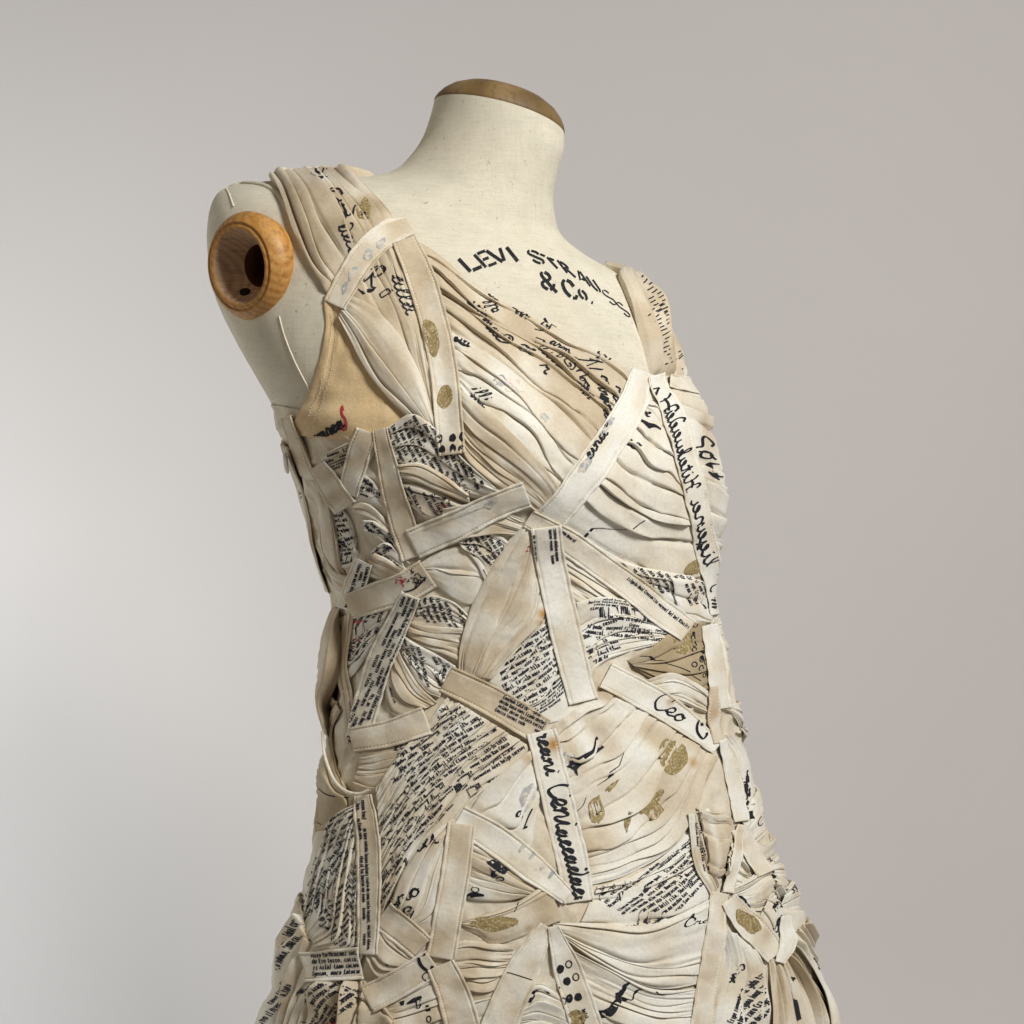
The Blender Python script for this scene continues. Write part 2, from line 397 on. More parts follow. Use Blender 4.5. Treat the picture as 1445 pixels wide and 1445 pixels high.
CU = {  # looping hand: control points (x-height 1), advance
'a': ([[(0,.1),(.5,.95),(.25,.85),(.1,.45),(.3,.03),(.62,.35),(.78,.95),(.72,.3),(.9,.03),(1.15,.25)]], 1.1),
'b': ([[(0,.2),(.4,1.4),(.36,1.95),(.18,1.5),(.18,.3),(.4,.02),(.7,.4),(.5,.85),(.85,.8)]], .85),
'c': ([[(0,.1),(.5,.8),(.62,.85),(.35,1.0),(.1,.5),(.35,.02),(.8,.25)]], .78),
'd': ([[(0,.1),(.5,.95),(.25,.85),(.1,.45),(.3,.03),(.65,.35),(.88,1.3),(.62,2.0),(.30,1.75)],[(.8,.8),(.76,.3),(.95,.03),(1.15,.25)]], 1.1),
'e': ([[(0,.15),(.5,.5),(.52,.9),(.28,.95),(.1,.45),(.35,.02),(.8,.25)]], .75),
'f': ([[(0,.2),(.45,1.4),(.42,1.95),(.24,1.5),(.2,.0),(.1,-.75),(.38,-.6),(.36,.1),(.7,.3)]], .68),
'g': ([[(0,.1),(.5,.95),(.25,.85),(.1,.45),(.3,.05),(.65,.35),(.8,.95),(.75,-.3),(.45,-.85),(.2,-.5),(.6,-.05),(1.1,.25)]], 1.05),
'h': ([[(0,.2),(.4,1.4),(.36,1.95),(.18,1.5),(.16,0),(.25,.6),(.55,.98),(.7,.6),(.68,.15),(.85,.02),(1.05,.2)]], 1.0),
'i': ([[(0,.2),(.25,.95),(.22,.3),(.4,.02),(.65,.22)],[(.3,1.35),(.36,1.45)]], .62),
'k': ([[(0,.2),(.4,1.4),(.36,1.95),(.18,1.5),(.16,0),(.25,.6),(.58,.9),(.5,.55),(.3,.5),(.6,.03),(.85,.2)]], .82),
'l': ([[(0,.2),(.42,1.3),(.38,1.95),(.2,1.6),(.18,.4),(.35,.02),(.65,.22)]], .6),
'm': ([[(0,.6),(.15,.95),(.18,.4),(.16,0),(.25,.6),(.5,.98),(.6,.5),(.58,0),(.68,.6),(.92,.98),(1.03,.5),(1.02,.12),(1.2,.02),(1.4,.22)]], 1.36),
'n': ([[(0,.6),(.15,.95),(.18,.4),(.16,0),(.25,.6),(.55,.98),(.7,.6),(.68,.15),(.85,.02),(1.05,.22)]], 1.02),
'o': ([[(0,.2),(.4,1.0),(.1,.55),(.32,.02),(.7,.45),(.48,.98),(.5,.78),(.9,.8)]], .86),
'p': ([[(0,.4),(.2,1.0),(.18,.1),(.14,-.85)],[(.18,.4),(.5,1.0),(.74,.5),(.45,.02),(.22,.2)]], .88),
'r': ([[(0,.2),(.2,.95),(.26,1.12),(.36,.9),(.6,.88),(.54,.3),(.7,.02),(.9,.22)]], .82),
's': ([[(0,.1),(.38,.85),(.42,1.08),(.5,.55),(.52,.15),(.3,.0),(.1,.18)],[(.5,.1),(.8,.25)]], .75),
't': ([[(0,.2),(.32,1.6),(.27,.4),(.42,.02),(.7,.22)],[(.02,1.1),(.6,1.16)]], .66),
'u': ([[(0,.3),(.18,.95),(.15,.25),(.4,.03),(.7,.4),(.78,.95),(.75,.25),(.92,.03),(1.12,.22)]], 1.08),
'v': ([[(0,.6),(.15,.95),(.25,.3),(.4,.0),(.7,.6),(.62,.98),(.9,.85)]], .85),
'z': ([[(.05,.85),(.3,1.0),(.65,.9),(.15,.05),(.5,.08),(.8,.2)]], .8),
'H': ([[(.0,1.45),(.15,1.9),(.38,1.7),(.34,.6),(.12,.0),(-.12,.25)],[(1.15,1.95),(.95,1.4),(.9,.4),(1.05,.02),(1.3,.22)],[(.2,.85),(.62,1.1),(1.0,.95)]], 1.3),
'C': ([[(.95,1.35),(.98,1.75),(.65,2.0),(.2,1.5),(.05,.8),(.35,.03),(.85,.15),(1.1,.45)]], 1.05),
'N': ([[(-.25,.35),(-.1,.0),(.12,.2),(.3,1.2),(.42,1.95),(.6,1.1),(.85,.02)],[(.85,.02),(.95,1.2),(1.2,1.9),(1.5,1.75),(1.42,1.5)]], 1.35),
'L': ([[(.25,1.3),(.55,1.95),(.75,1.6),(.4,.5),(.1,.05),(.35,.1),(.8,.0),(1.1,.3)]], 1.05),
'S': ([[(.95,1.5),(.8,1.95),(.4,1.7),(.45,1.25),(.85,.7),(.6,.05),(.1,.1),(.1,.5),(.35,.45)]], 1.05),
'P': ([[(.35,1.7),(.3,.5),(.1,.0),(-.1,.25)],[(.0,1.3),(.3,1.9),(.9,1.8),(.85,1.1),(.35,.95)]], 1.0),
'R': ([[(.35,1.7),(.3,.5),(.1,.0),(-.1,.25)],[(.0,1.3),(.3,1.9),(.9,1.8),(.8,1.1),(.35,.98),(.7,.4),(.95,.02),(1.2,.25)]], 1.15),
'@': ([[(.1,.0),(.5,.35),(.9,.9),(.7,1.6),(.2,1.5),(.1,.95),(.5,.7),(.65,1.1),(.4,1.2)]], 1.0)}
def script(text, path, size, lw=1.6, mirror=False, mat=M_INK, slant=.25):
    """looping words set along a baseline given in photo pixels; size = x-height"""
    base = cr(path, 120); L = plen(base); s = np.linspace(0, L, 120)
    x = 0.0; out = []
    wid = sum(CU[c][1] if c in CU else .6 for c in text)*size
    k = L/wid if wid > 0 else 1
    for ch in text:
        if ch not in CU: x += .6*size*k; continue
        for st in CU[ch][0]:
            p = cr(st, max(8, len(st)*5))*size
            p[:, 0] = p[:, 0]*k+p[:, 1]*slant*.6
            X = x+p[:, 0]
            bx = np.interp(X, s, base[:, 0]); by = np.interp(X, s, base[:, 1])
            e = 4.0
            tx = np.interp(X+e, s, base[:, 0])-np.interp(X-e, s, base[:, 0]); ty = np.interp(X+e, s, base[:, 1])-np.interp(X-e, s, base[:, 1])
            l = np.hypot(tx, ty)+1e-9; tx /= l; ty /= l
            sg = -1 if mirror else 1
            q = np.stack([bx+sg*p[:, 1]*ty, by-sg*p[:, 1]*tx], 1)
            out.append(('pen', q, lw*1.12, mat))
        x += CU[ch][1]*size*k
    return out
def line(pts, w=1.2, mat=M_INK): return [('poly', cr(pts, max(6, int(plen(pts)/4))), w, mat)]
def dashes(x, y, ang, w, h, seed, lead=6.0, lw=1.7):
    r = random.Random(seed); out = []; c, s = math.cos(math.radians(ang)), math.sin(math.radians(ang)); yy = -h/2
    while yy < h/2:
        xx = -w/2+r.random()*6
        while xx < w/2-r.random()*w*.3:
            l = r.uniform(3, 8)
            p = np.array([(xx, yy+r.uniform(-.6, .6)), (xx+l*.5, yy+r.uniform(-1, 1)), (xx+l, yy+r.uniform(-.6, .6))])
            out.append(('poly', np.stack([x+p[:, 0]*c-p[:, 1]*s, y+p[:, 0]*s+p[:, 1]*c], 1), lw, M_TEXT)); xx += l+r.uniform(2, 4)
        yy += lead
    return out
def brush(pts, ws, mat=M_INK):
    n = max(6, int(plen(pts)/3)); p = cr(pts, n); w = np.interp(np.linspace(0, 1, n), np.linspace(0, 1, len(ws)), ws)
    return [('brush', p, w, mat)]
def dot(x, y, rx, ry=None, rot=0, mat=M_GOLD, jag=.06, seed=0): return [('dot', (x, y, rx, ry or rx, rot, jag, seed), None, mat)]
def ring(x, y, rx, ry=None, rot=0, w=1.4, mat=M_INK):
    a = np.linspace(0, 2*math.pi, 15); ry = ry or rx; c, s = math.cos(math.radians(rot)), math.sin(math.radians(rot))
    px = rx*np.cos(a); py = ry*np.sin(a)
    return [('poly', np.stack([x+px*c-py*s, y+px*s+py*c], 1), w, mat)]
def scribble(x, y, r, n, seed, mat=M_TEXT, lw=1.1):
    g = random.Random(seed); out = []
    for _ in range(n):
        a = g.random()*6.28; d = g.random()*r; c = (x+math.cos(a)*d, y+math.sin(a)*d)
        b = g.random()*6.28; l = r*(.25+.4*g.random())
        out += line([c, (c[0]+math.cos(b)*l*.5+g.uniform(-2, 2), c[1]+math.sin(b)*l*.5+g.uniform(-2, 2)), (c[0]+math.cos(b+.6)*l, c[1]+math.sin(b+.6)*l)], lw, mat)
    return out

def stroke_geo(item):
    """pixel-space vertices (n,2) and faces for one printed mark"""
    kind, p, w, mat = item
    if kind == 'dot':
        x, y, rx, ry, rot, jag, seed = p; g = np.random.default_rng(seed+7)
        na = 26; a = np.linspace(0, 2*math.pi, na, endpoint=False); rr = 1+jag*(.6*np.sin(2*a+g.uniform(0, 6))+.5*np.sin(3*a+g.uniform(0, 6))+.35*np.sin(5*a+g.uniform(0, 6))+.25*g.uniform(-1, 1, na))
        c, s = math.cos(math.radians(rot)), math.sin(math.radians(rot))
        V = [[x, y]]; Fq = []; Ft = []
        nr = max(1, int(max(rx, ry)/3.0))
        for k in range(1, nr+1):
            f = k/nr
            X = rx*f*np.cos(a)*(rr if k == nr else 1); Y = ry*f*np.sin(a)*(rr if k == nr else 1)
            V += np.stack([x+X*c-Y*s, y+X*s+Y*c], 1).tolist()
        for i in range(na): Ft.append((0, 1+i, 1+(i+1) % na))
        for k in range(1, nr):
            o = 1+(k-1)*na; o2 = 1+k*na
            for i in range(na): Fq.append((o+i, o2+i, o2+(i+1) % na, o+(i+1) % na))
        return np.array(V, float), np.array(Fq, int).reshape(-1, 4), np.array(Ft, int).reshape(-1, 3)
    p = np.asarray(p, float)
    if kind == 'poly':
        # subdivide long steps
        q = [p[0]]
        for a, b in zip(p[:-1], p[1:]):
            n = max(1, int(np.hypot(*(b-a))/4.5))
            for k in range(1, n+1): q.append(a+(b-a)*k/n)
        p = np.array(q)
    t = np.gradient(p, axis=0) if len(p) > 2 else np.repeat(p[1:]-p[:1], 2, 0)
    l = np.hypot(t[:, 0], t[:, 1])[:, None]+1e-9; t = t/l; nrm = np.stack([-t[:, 1], t[:, 0]], 1)
    if kind == 'pen':
        d = np.abs(t[:, 0]*.35+t[:, 1]*.94); ww = w*(.55+.95*d)
        ww = np.convolve(np.pad(ww, 1, mode='edge'), [.25, .5, .25], 'valid')
    elif kind == 'brush': ww = np.asarray(w, float)
    else: ww = np.full(len(p), w)
    if kind == 'brush' and ww.max() > 6:                     # wide strokes get a middle row
        m = 5; V = np.concatenate([p+nrm*(ww*(k/(m-1)-.5))[:, None] for k in range(m)])
        n = len(p); Fq = []
        for k in range(m-1):
            for i in range(n-1): Fq.append((k*n+i, k*n+i+1, (k+1)*n+i+1, (k+1)*n+i))
        return V, np.array(Fq, int), np.zeros((0, 3), int)
    V = np.concatenate([p+nrm*ww[:, None]/2, p-nrm*ww[:, None]/2]); n = len(p)
    i = np.arange(n-1)
    return V, np.stack([i, i+1, n+i+1, n+i], 1), np.zeros((0, 3), int)

def gather_marks(items, ids=False):
    """all marks of a piece -> pixel verts, quads, tris, face materials"""
    Vs, Q, T, qm, tm, qw = [], [], [], [], [], []; o = 0
    for it in items:
        V, q, t = stroke_geo(it[:4])
        qw.append(np.full(len(q), it[4] if len(it) > 4 else 0))
        Vs.append(V)
        if len(q): Q.append(q+o); qm.append(np.full(len(q), it[3]))
        if len(t): T.append(t+o); tm.append(np.full(len(t), it[3]))
        o += len(V)
    z4 = np.zeros((0, 4), int); z3 = np.zeros((0, 3), int); z = np.zeros(0, int)
    if ids: return gather_marks(items)+(np.concatenate(qw) if qw else np.zeros(0, int),)
    return (np.concatenate(Vs) if Vs else np.zeros((0, 2)), np.concatenate(Q) if Q else z4, np.concatenate(T) if T else z3,
            np.concatenate(qm) if qm else z, np.concatenate(tm) if tm else z)

# ------------------------------------------------------------------ cloth pieces
A_T = np.array([0, .10, .30, .52, .72, .88, 1.0, 1.06, 1.09, 1.07, 1.01])
H_T = np.array([-1.1, .06, .22, .42, .64, .84, .97, 1.0, .84, .10, -.95])
H_R = np.array([-1.0, .40, .66, .84, .94, .97, .96, .90, .62, .0, -.95])
P_T = np.linspace(0, 1, len(A_T)+1)[:-1]
MM = len(A_T)
DRESS = None
def patch(name, R0, R1, n=6, amp=3.2, tint=.3, lift=1.2, wob=.30, puff=0.0, seed=1, flip=False, prints=(), stains=(),
          wrinkle=.5, label=None, parent=None, mat=CLOTH, rim=True, flat=False, stitch=None, extra_h=None, over=1.0,
          tint_var=.16, rmax=3, rblur=4, step=4.0, min_h=None, fade=(0.0, 0.0)):
    rng = np.random.default_rng(seed*977+13)
    L = max(plen(R0), plen(R1)); ns = int(np.clip(L/step, 6, 110))
    r0 = cr(R0, ns); r1 = cr(R1, ns)
    s = np.linspace(0, 1, ns)
    if flip: r0, r1 = r1, r0
    mid = np.hypot(*(r0-r1).T).mean()
    mm = .001
    if flat:
        pc = np.unique(np.concatenate([[0, .03, .06, .08, .10, .12, .15, .2, .5, .8, .85, .88, .90, .92, .94, .97, 1.0], np.linspace(0, 1, max(3, int(mid/6)))]))
        wcol = np.repeat(pc[:, None], ns, 1); hcol = np.zeros_like(wcol)
        hcol += (np.exp(-((pc-.05)/.03)**2)+np.exp(-((pc-.95)/.03)**2))[:, None]*.25*mm
        hcol -= (np.exp(-((pc-.10)/.022)**2)+np.exp(-((pc-.90)/.022)**2))[:, None]*(.85 if stitch else 0)*mm
        hcol += np.sin(np.pi*pc)[:, None]*.35*mm
        bnd = None
    else:
        n = max(2, int(round(n*1.55)))
        sp = np.exp(rng.normal(0, .70, n)); b = np.concatenate([[0], np.cumsum(sp)]); b /= b[-1]
        bnd = np.repeat(b[:, None], ns, 1)
        for k in range(1, n): bnd[k] += smooth_noise(rng, s, max(2, int(L/55)))*wob/n
        bnd = np.sort(bnd, 0); bnd[0] = 0; bnd[-1] = 1
        wcol = np.empty((n*MM+1, ns)); hcol = np.empty((n*MM+1, ns))
        envelope = np.ones(ns)
        if fade[0]: envelope *= np.clip(s/fade[0], 0, 1)**.6
        if fade[1]: envelope *= np.clip((1-s)/fade[1], 0, 1)**.6
        for k in range(n):
            wd = bnd[k+1]-bnd[k]
            ak = np.clip(rng.uniform(.15, .95)+.70*smooth_noise(rng, s, max(2, int(L/60))), .05, 1.3)*np.clip(wd*mid/9.0, .30, 1.25)*envelope
            rnd = rng.random()**2.6
            ov = np.clip(ak*over, 0, 1)
            if k == n-1: ov = ov*0
            for j in range(MM):
                wcol[k*MM+j] = bnd[k]+wd*(P_T[j]*(1-ov)+A_T[j]*ov)
                hcol[k*MM+j] = (H_T[j]*(1-rnd)+H_R[j]*rnd)*ak*amp*.66*mm
        wcol[-1] = 1; hcol[-1] = 0
    nc = len(wcol)
    S = np.repeat(s[None], nc, 0)
    pix = r0[None]*(1-wcol[..., None])+r1[None]*wcol[..., None]
    hu = h_under(pix[..., 0], pix[..., 1], rmax, rblur)
    wr = -1.1*np.abs(noise2(rng, wcol, S, max(2, int(mid/8)), max(1, int(L/60))))-.8*np.abs(noise2(rng, wcol, S, max(2, int(mid/17)), max(2, int(L/30))))+.7+noise2(rng, wcol, S, max(2, int(mid/9)), max(2, int(L/40)))*.6+noise2(rng, wcol, S, max(2, int(mid/26)), max(2, int(L/26)))*.9
    if not flat:                                            # short creases pulled in from the sewn ends
        for q in range(int(n*2.4)):
            w0 = rng.uniform(.03, .97); sl = rng.normal(0, .10); e = rng.integers(0, 2); ln = rng.uniform(.15, .5); dp = rng.uniform(.5, 1.3)
            wid = rng.uniform(1.2, 2.6)/max(mid, 10)
            se = S if e == 0 else 1-S
            d_ = (wcol-w0-sl*se)/wid
            hcol = hcol-dp*mm*np.exp(-d_*d_)*np.clip(1-se/ln, 0, 1)+dp*.55*mm*np.exp(-(d_-1.7)**2)*np.clip(1-se/ln, 0, 1)
    tk = 1.0 if flat else 1-.80*under_tape(pix[..., 0], pix[..., 1])
    lf = lift if flat else max(lift*.7, 1.2)
    h = hu+(lf*mm+wr*wrinkle*mm+puff*.45*mm*np.clip(np.sin(np.pi*np.clip(wcol, 0, 1)), 0, 1)*np.clip(np.sin(np.pi*S), 0, 1)**.5)*(.25+.75*tk)+hcol*tk
    if extra_h is not None: h = h+extra_h(wcol, S)*mm
    h_add(pix[..., 0], pix[..., 1], h)
    # rim: turn the edge down to what lies under it
    pixg, hg = pix, h
    if rim:
        def ext(a, ax, edge, inner, k):
            return a[edge]+(a[edge]-a[inner])*k
        e0 = pix[:1]-pix[1:2]; e1 = pix[-1:]-pix[-2:-1]
        u0 = e0/(np.linalg.norm(e0, axis=-1, keepdims=True)+1e-6); u1 = e1/(np.linalg.norm(e1, axis=-1, keepdims=True)+1e-6)
        TH = .00055
        def low(hh, huu, k): return np.minimum(hh-TH*k, np.maximum(hh-TH*k, huu-.0015))
        P0a = pix[:1]+u0*.6; P0b = pix[:1]+u0*.35; P0c = pix[:1]-u0*2.6; P1a = pix[-1:]+u1*.6; P1b = pix[-1:]+u1*.35; P1c = pix[-1:]-u1*2.6
        pixg = np.concatenate([P0c, P0b, P0a, pix, P1a, P1b, P1c])
        hg = np.concatenate([np.minimum(hu[:1]-.001, h[:1]-TH*2), h[:1]-TH*1.5, h[:1]-TH*.5, h, h[-1:]-TH*.5, h[-1:]-TH*1.5, np.minimum(hu[-1:]-.001, h[-1:]-TH*2)])
        huf = np.concatenate([hu[:1]]*3+[hu]+[hu[-1:]]*3)
        e0 = pixg[:, :1]-pixg[:, 1:2]; e1 = pixg[:, -1:]-pixg[:, -2:-1]
        u0 = e0/(np.linalg.norm(e0, axis=-1, keepdims=True)+1e-6); u1 = e1/(np.linalg.norm(e1, axis=-1, keepdims=True)+1e-6)
        a0, a1 = hg[:, :1], hg[:, -1:]; p0, p1 = pixg[:, :1], pixg[:, -1:]
        pixg = np.concatenate([p0-u0*2.6, p0+u0*.35, p0+u0*.6, pixg, p1+u1*.6, p1+u1*.35, p1-u1*2.6], 1)
        hg = np.concatenate([np.minimum(huf[:, :1]-.001, a0-TH*2), a0-TH*1.5, a0-TH*.5, hg, a1-TH*.5, a1-TH*1.5, np.minimum(huf[:, -1:]-.001, a1-TH*2)], 1)
    B, N = body(pixg[..., 0], pixg[..., 1])
    G = B+N*hg[..., None]
    gu, gv = G.shape[:2]
    V = [G.reshape(-1, 3)]; faces = [grid_faces(gu, gv)]; fm = [0]
    # keep faces turned outward
    a, b_, c_ = G[gu//2, gv//2], G[min(gu//2+1, gu-1), gv//2], G[gu//2, min(gv//2+1, gv-1)]
    if np.dot(np.cross(b_-a, c_-a), N[gu//2, gv//2]) < 0: faces[0] = faces[0][:, ::-1]
    tn = noise2(rng, np.linspace(0, 1, gu)[:, None]*np.ones((1, gv)), np.ones((gu, 1))*np.linspace(0, 1, gv)[None], 5, 6)
    tv = np.clip(tint*1.27+.015+tn*tint_var*1.5, 0, 1.2).ravel()
    sv = np.zeros(gu*gv)
    for (x, y, rad, st) in stains:
        d = np.hypot(pixg[..., 0]-x, pixg[..., 1]-y)/rad
        sv = np.maximum(sv, (st*np.clip(1.25-d, 0, 1)).ravel())
    nv = gu*gv; tints = [tv]; sts = [sv]
    # stitches and print ride on the finished surface
    o = 3 if rim else 0
    inner = G[o:gu-o, o:gv-o] if rim else G
    du = np.gradient(inner, axis=0); dv = np.gradient(inner, axis=1)
    NN = np.cross(du, dv); NN /= np.linalg.norm(NN, axis=-1, keepdims=True)+1e-12
    if (NN*N[o:gu-o, o:gv-o] if rim else NN*N).sum() < 0: NN = -NN
    def on(ci, si, off):
        ci = np.clip(ci, 0, nc-1.001); si = np.clip(si, 0, ns-1.001)
        i = ci.astype(int); j = si.astype(int); f = (ci-i)[:, None]; g = (si-j)[:, None]
        def bl(A): return (A[i, j]*(1-f)+A[i+1, j]*f)*(1-g)+(A[i, j+1]*(1-f)+A[i+1, j+1]*f)*g
        n_ = bl(NN); n_ /= np.linalg.norm(n_, axis=-1, keepdims=True)+1e-12
        return bl(inner)+n_*off
    if stitch:
        rows = stitch if isinstance(stitch, (list, tuple)) else (.10, .90)
        sv_, sf_ = [], []; cnt = 0
        for wv in rows:
            ci0 = np.interp(wv, wcol[:, 0], np.arange(nc))
            m = int(L/4.6)
            for k in range(m):
                s0 = (k+.18+.1*rng.random())/m; s1 = (k+.80)/m; jw = rng.uniform(-.008, .008)
                cw = np.interp(wv+jw, wcol[:, 0], np.arange(nc)); dw = 1.0/max(mid, 8)
                c0 = np.interp(wv+jw-dw, wcol[:, 0], np.arange(nc)); c1 = np.interp(wv+jw+dw, wcol[:, 0], np.arange(nc))
                cc = np.array([cw, c0, cw, c1, cw]); ss = np.array([s0, (s0+s1)/2, s1, (s0+s1)/2, (s0+s1)/2])*(ns-1)
                q = on(cc, ss, .00010); q[4] = on(cc[4:5], ss[4:5], .00075)[0]
                sv_.append(q); b0 = cnt
                sf_ += [(b0, b0+1, b0+4), (b0+1, b0+2, b0+4), (b0+2, b0+3, b0+4), (b0+3, b0, b0+4)]; cnt += 5
        if sv_:
            q = np.concatenate(sv_); V.append(q); faces.append(np.array(sf_)+nv); fm.append(M_THREAD); nv += len(q)
            tints.append(np.zeros(len(q))); sts.append(np.zeros(len(q)))
    if prints:
        prints = thin_words(list(prints))
        mv, mq, mt, qm, tm, qw = gather_marks(prints, True)
        gw, gs = 31, 41
        ww, s2 = np.meshgrid(np.linspace(0, 1, gw), np.linspace(0, 1, gs), indexing='ij')
        def Rr(sv2):
            x = np.clip(sv2, 0, 1)*(ns-1.0); i = np.minimum(x.astype(int), ns-2); f = (x-i)[..., None]
            return r0[i]*(1-f)+r0[i+1]*f, r1[i]*(1-f)+r1[i+1]*f, (r0[i+1]-r0[i])*(ns-1), (r1[i+1]-r1[i])*(ns-1)
        a0, a1, _, _ = Rr(s2); Q = a0*(1-ww[..., None])+a1*ww[..., None]
        # drop what is far from the piece before the search
        lo = Q.reshape(-1, 2).min(0)-3; hi = Q.reshape(-1, 2).max(0)+3
        near = ((mv > lo) & (mv < hi)).all(1); idx = np.where(near)[0]
        if len(idx):
            kd = kdtree.KDTree(gw*gs)
            for k, q in enumerate(Q.reshape(-1, 2)): kd.insert((q[0], q[1], 0), k)
            kd.balance()
            nb = np.array([kd.find((x, y, 0))[1] for x, y in mv[idx]])
            w_ = ww.ravel()[nb].copy(); s_ = s2.ravel()[nb].copy(); T = mv[idx]
            for _ in range(4):
                a0, a1, d0, d1 = Rr(s_); p = a0*(1-w_[:, None])+a1*w_[:, None]; e = T-p
                jw = a1-a0; js = d0*(1-w_[:, None])+d1*w_[:, None]
                det = jw[:, 0]*js[:, 1]-jw[:, 1]*js[:, 0]; det = np.where(np.abs(det) < 1e-3, 1e-3, det)
                w_ = w_+np.clip((e[:, 0]*js[:, 1]-e[:, 1]*js[:, 0])/det, -.1, .1); s_ = s_+np.clip((jw[:, 0]*e[:, 1]-jw[:, 1]*e[:, 0])/det, -.1, .1)
                w_ = np.clip(w_, -.2, 1.2); s_ = np.clip(s_, -.2, 1.2)
            a0, a1, _, _ = Rr(s_); p = a0*(1-w_[:, None])+a1*w_[:, None]
            ok = (w_ > .012) & (w_ < .988) & (s_ > .008) & (s_ < .992) & (np.hypot(*(p-T).T) < 2.5)
            wc = np.clip(w_, 0, 1); sc = np.clip(s_, 0, 1)
            if bnd is None: ci = np.interp(wc, wcol[:, 0], np.arange(nc))
            else:
                js_ = np.clip((sc*(ns-1)).round().astype(int), 0, ns-1)
                bb = bnd[:, js_]                                     # n+1, N
                k = np.clip((bb <= wc[None]).sum(0)-1, 0, n-1); ar = np.arange(len(wc))
                f = (wc-bb[k, ar])/(bb[k+1, ar]-bb[k, ar]+1e-9)
                top = 8
                ci = k*MM+np.interp(f, A_T[:top], np.arange(top))
                shift = np.array([(rng.uniform(-1.2, 1.2) if n > 2 else 0) for _ in range(n)])
                sc = np.clip(sc+shift[k]/max(L, 1), 0, 1)
            X = on(ci, sc*(ns-1), .00038)
            full = np.zeros((len(mv), 3)); good = np.zeros(len(mv), bool)
            full[idx] = X; good[idx] = ok
            q_ok = good[mq].all(1) if len(mq) else np.zeros(0, bool); t_ok = good[mt].all(1) if len(mt) else np.zeros(0, bool)
            # drop faces torn across a fold
            def torn(fs):
                if not len(fs): return np.zeros(0, bool)
                e = np.linalg.norm(full[fs]-full[np.roll(fs, 1, 1)], axis=-1).max(1)
                ep = np.linalg.norm(mv[fs]-mv[np.roll(fs, 1, 1)], axis=-1).max(1)
                return e > .0007*ep*4.0+.0020
            kq = q_ok & ~torn(mq) if len(mq) else q_ok
            if len(mq):
                wi = qw-qw.min(); tot = np.bincount(wi); got = np.bincount(wi, weights=kq.astype(float))
                frac = got/np.maximum(tot, 1); kq &= (qw == 0) | (frac[wi] > .45)
            mq_ = mq[kq] if len(mq) else mq; qm_ = qm[kq] if len(mq) else qm
            mt_ = mt[t_ok & ~torn(mt)] if len(mt) else mt; tm_ = tm[t_ok & ~torn(mt)] if len(mt) else tm
            used = np.zeros(len(mv), bool)
            if len(mq_): used[mq_.ravel()] = True
            if len(mt_): used[mt_.ravel()] = True
            if used.any():
                re = np.cumsum(used)-1
                V.append(full[used])
                if len(mq_): faces.append(re[mq_]+nv); fm.append(qm_)
                if len(mt_): faces.append(re[mt_]+nv); fm.append(tm_)
                nv += used.sum(); tints.append(np.zeros(used.sum())); sts.append(np.zeros(used.sum()))
    mats = list(MATS); mats[0] = mat
    ob = mesh_obj(name, np.concatenate(V), faces, mats, parent or DRESS, fm, {"tint": np.concatenate(tints), "stain": np.concatenate(sts)})
    if label: ob["label"] = label
    return ob

def offset_path(pts, d, n=40):
    p = cr(pts, n); t = np.gradient(p, axis=0); t /= np.linalg.norm(t, axis=1, keepdims=True)
    nrm = np.stack([-t[:, 1], t[:, 0]], 1); d = np.interp(np.linspace(0, 1, n), np.linspace(0, 1, len(d)), d) if hasattr(d, '__len__') else np.full(n, d)
    return p+nrm*d[:, None]
def tape(pts, width, tint=.22, seed=1, prints=(), stains=(), lift=1.5, name="stitched_tape", stitch=True, label=None, **k):
    w = np.asarray(width, float)/2 if hasattr(width, '__len__') else width/2
    rip = np.random.default_rng(seed)
    ph = rip.uniform(0, 6, 3)
    Lp = plen(pts)
    def ex(W_, S_):
        edge = np.exp(-np.minimum(W_, 1-W_)/.12)
        return .22*np.sin(S_*Lp/9+ph[0])+.25*np.sin(S_*Lp/21+ph[1]+W_*2)+edge*(.28*np.sin(S_*Lp/3.1+ph[2])+.25*np.sin(S_*Lp/5.3+W_*9))
    return patch(name, offset_path(pts, -w), offset_path(pts, w), flat=True, tint=tint*.78, seed=seed, prints=prints, stains=stains,
                 lift=lift, stitch=(.10, .90) if stitch is True else stitch, label=label, wrinkle=.25, extra_h=ex, rmax=1, rblur=4, step=2.6, **k)
# ------------------------------------------------------------------ setting: one plain studio sweep
def backdrop():
    prof = [(-1.6, 0.0), (.45, 0.0)]
    for k in range(1, 13):
        a = k/12*math.pi/2; prof.append((.45+.5*math.sin(a), .5-.5*math.cos(a)))
    prof.append((.95, 3.2))
    xs = np.linspace(-3.2, 3.2, 9)
    V = [(x, y, z) for x in xs for y, z in prof]
    m = NT("grey_paper")
    c = m.ramp(m.noise(1.2, 3), [(.3, (.505, .475, .458)), (.7, (.53, .497, .479))]); m.color(c); m.rough(.95)
    m.bump(m.noise(240, 3), .06, .0005)
    o = mesh_obj("backdrop", V, [grid_faces(9, len(prof))], [m.m]); o["kind"] = "structure"
backdrop()

def empty(name, loc, label, cat):
    o = bpy.data.objects.new(name, None); COL.objects.link(o); o.location = loc
    o.empty_display_size = .1; o["label"] = label; o["category"] = cat; return o
FORM = empty("dress_form", (0, 0, 0), "cream linen dress form with wooden neck cap and empty wooden arm socket", "dress form")
DRESS = empty("patchwork_dress", (0, 0, .41), "cream sleeveless dress of gathered printed scraps and stitched tapes worn on the form", "dress")

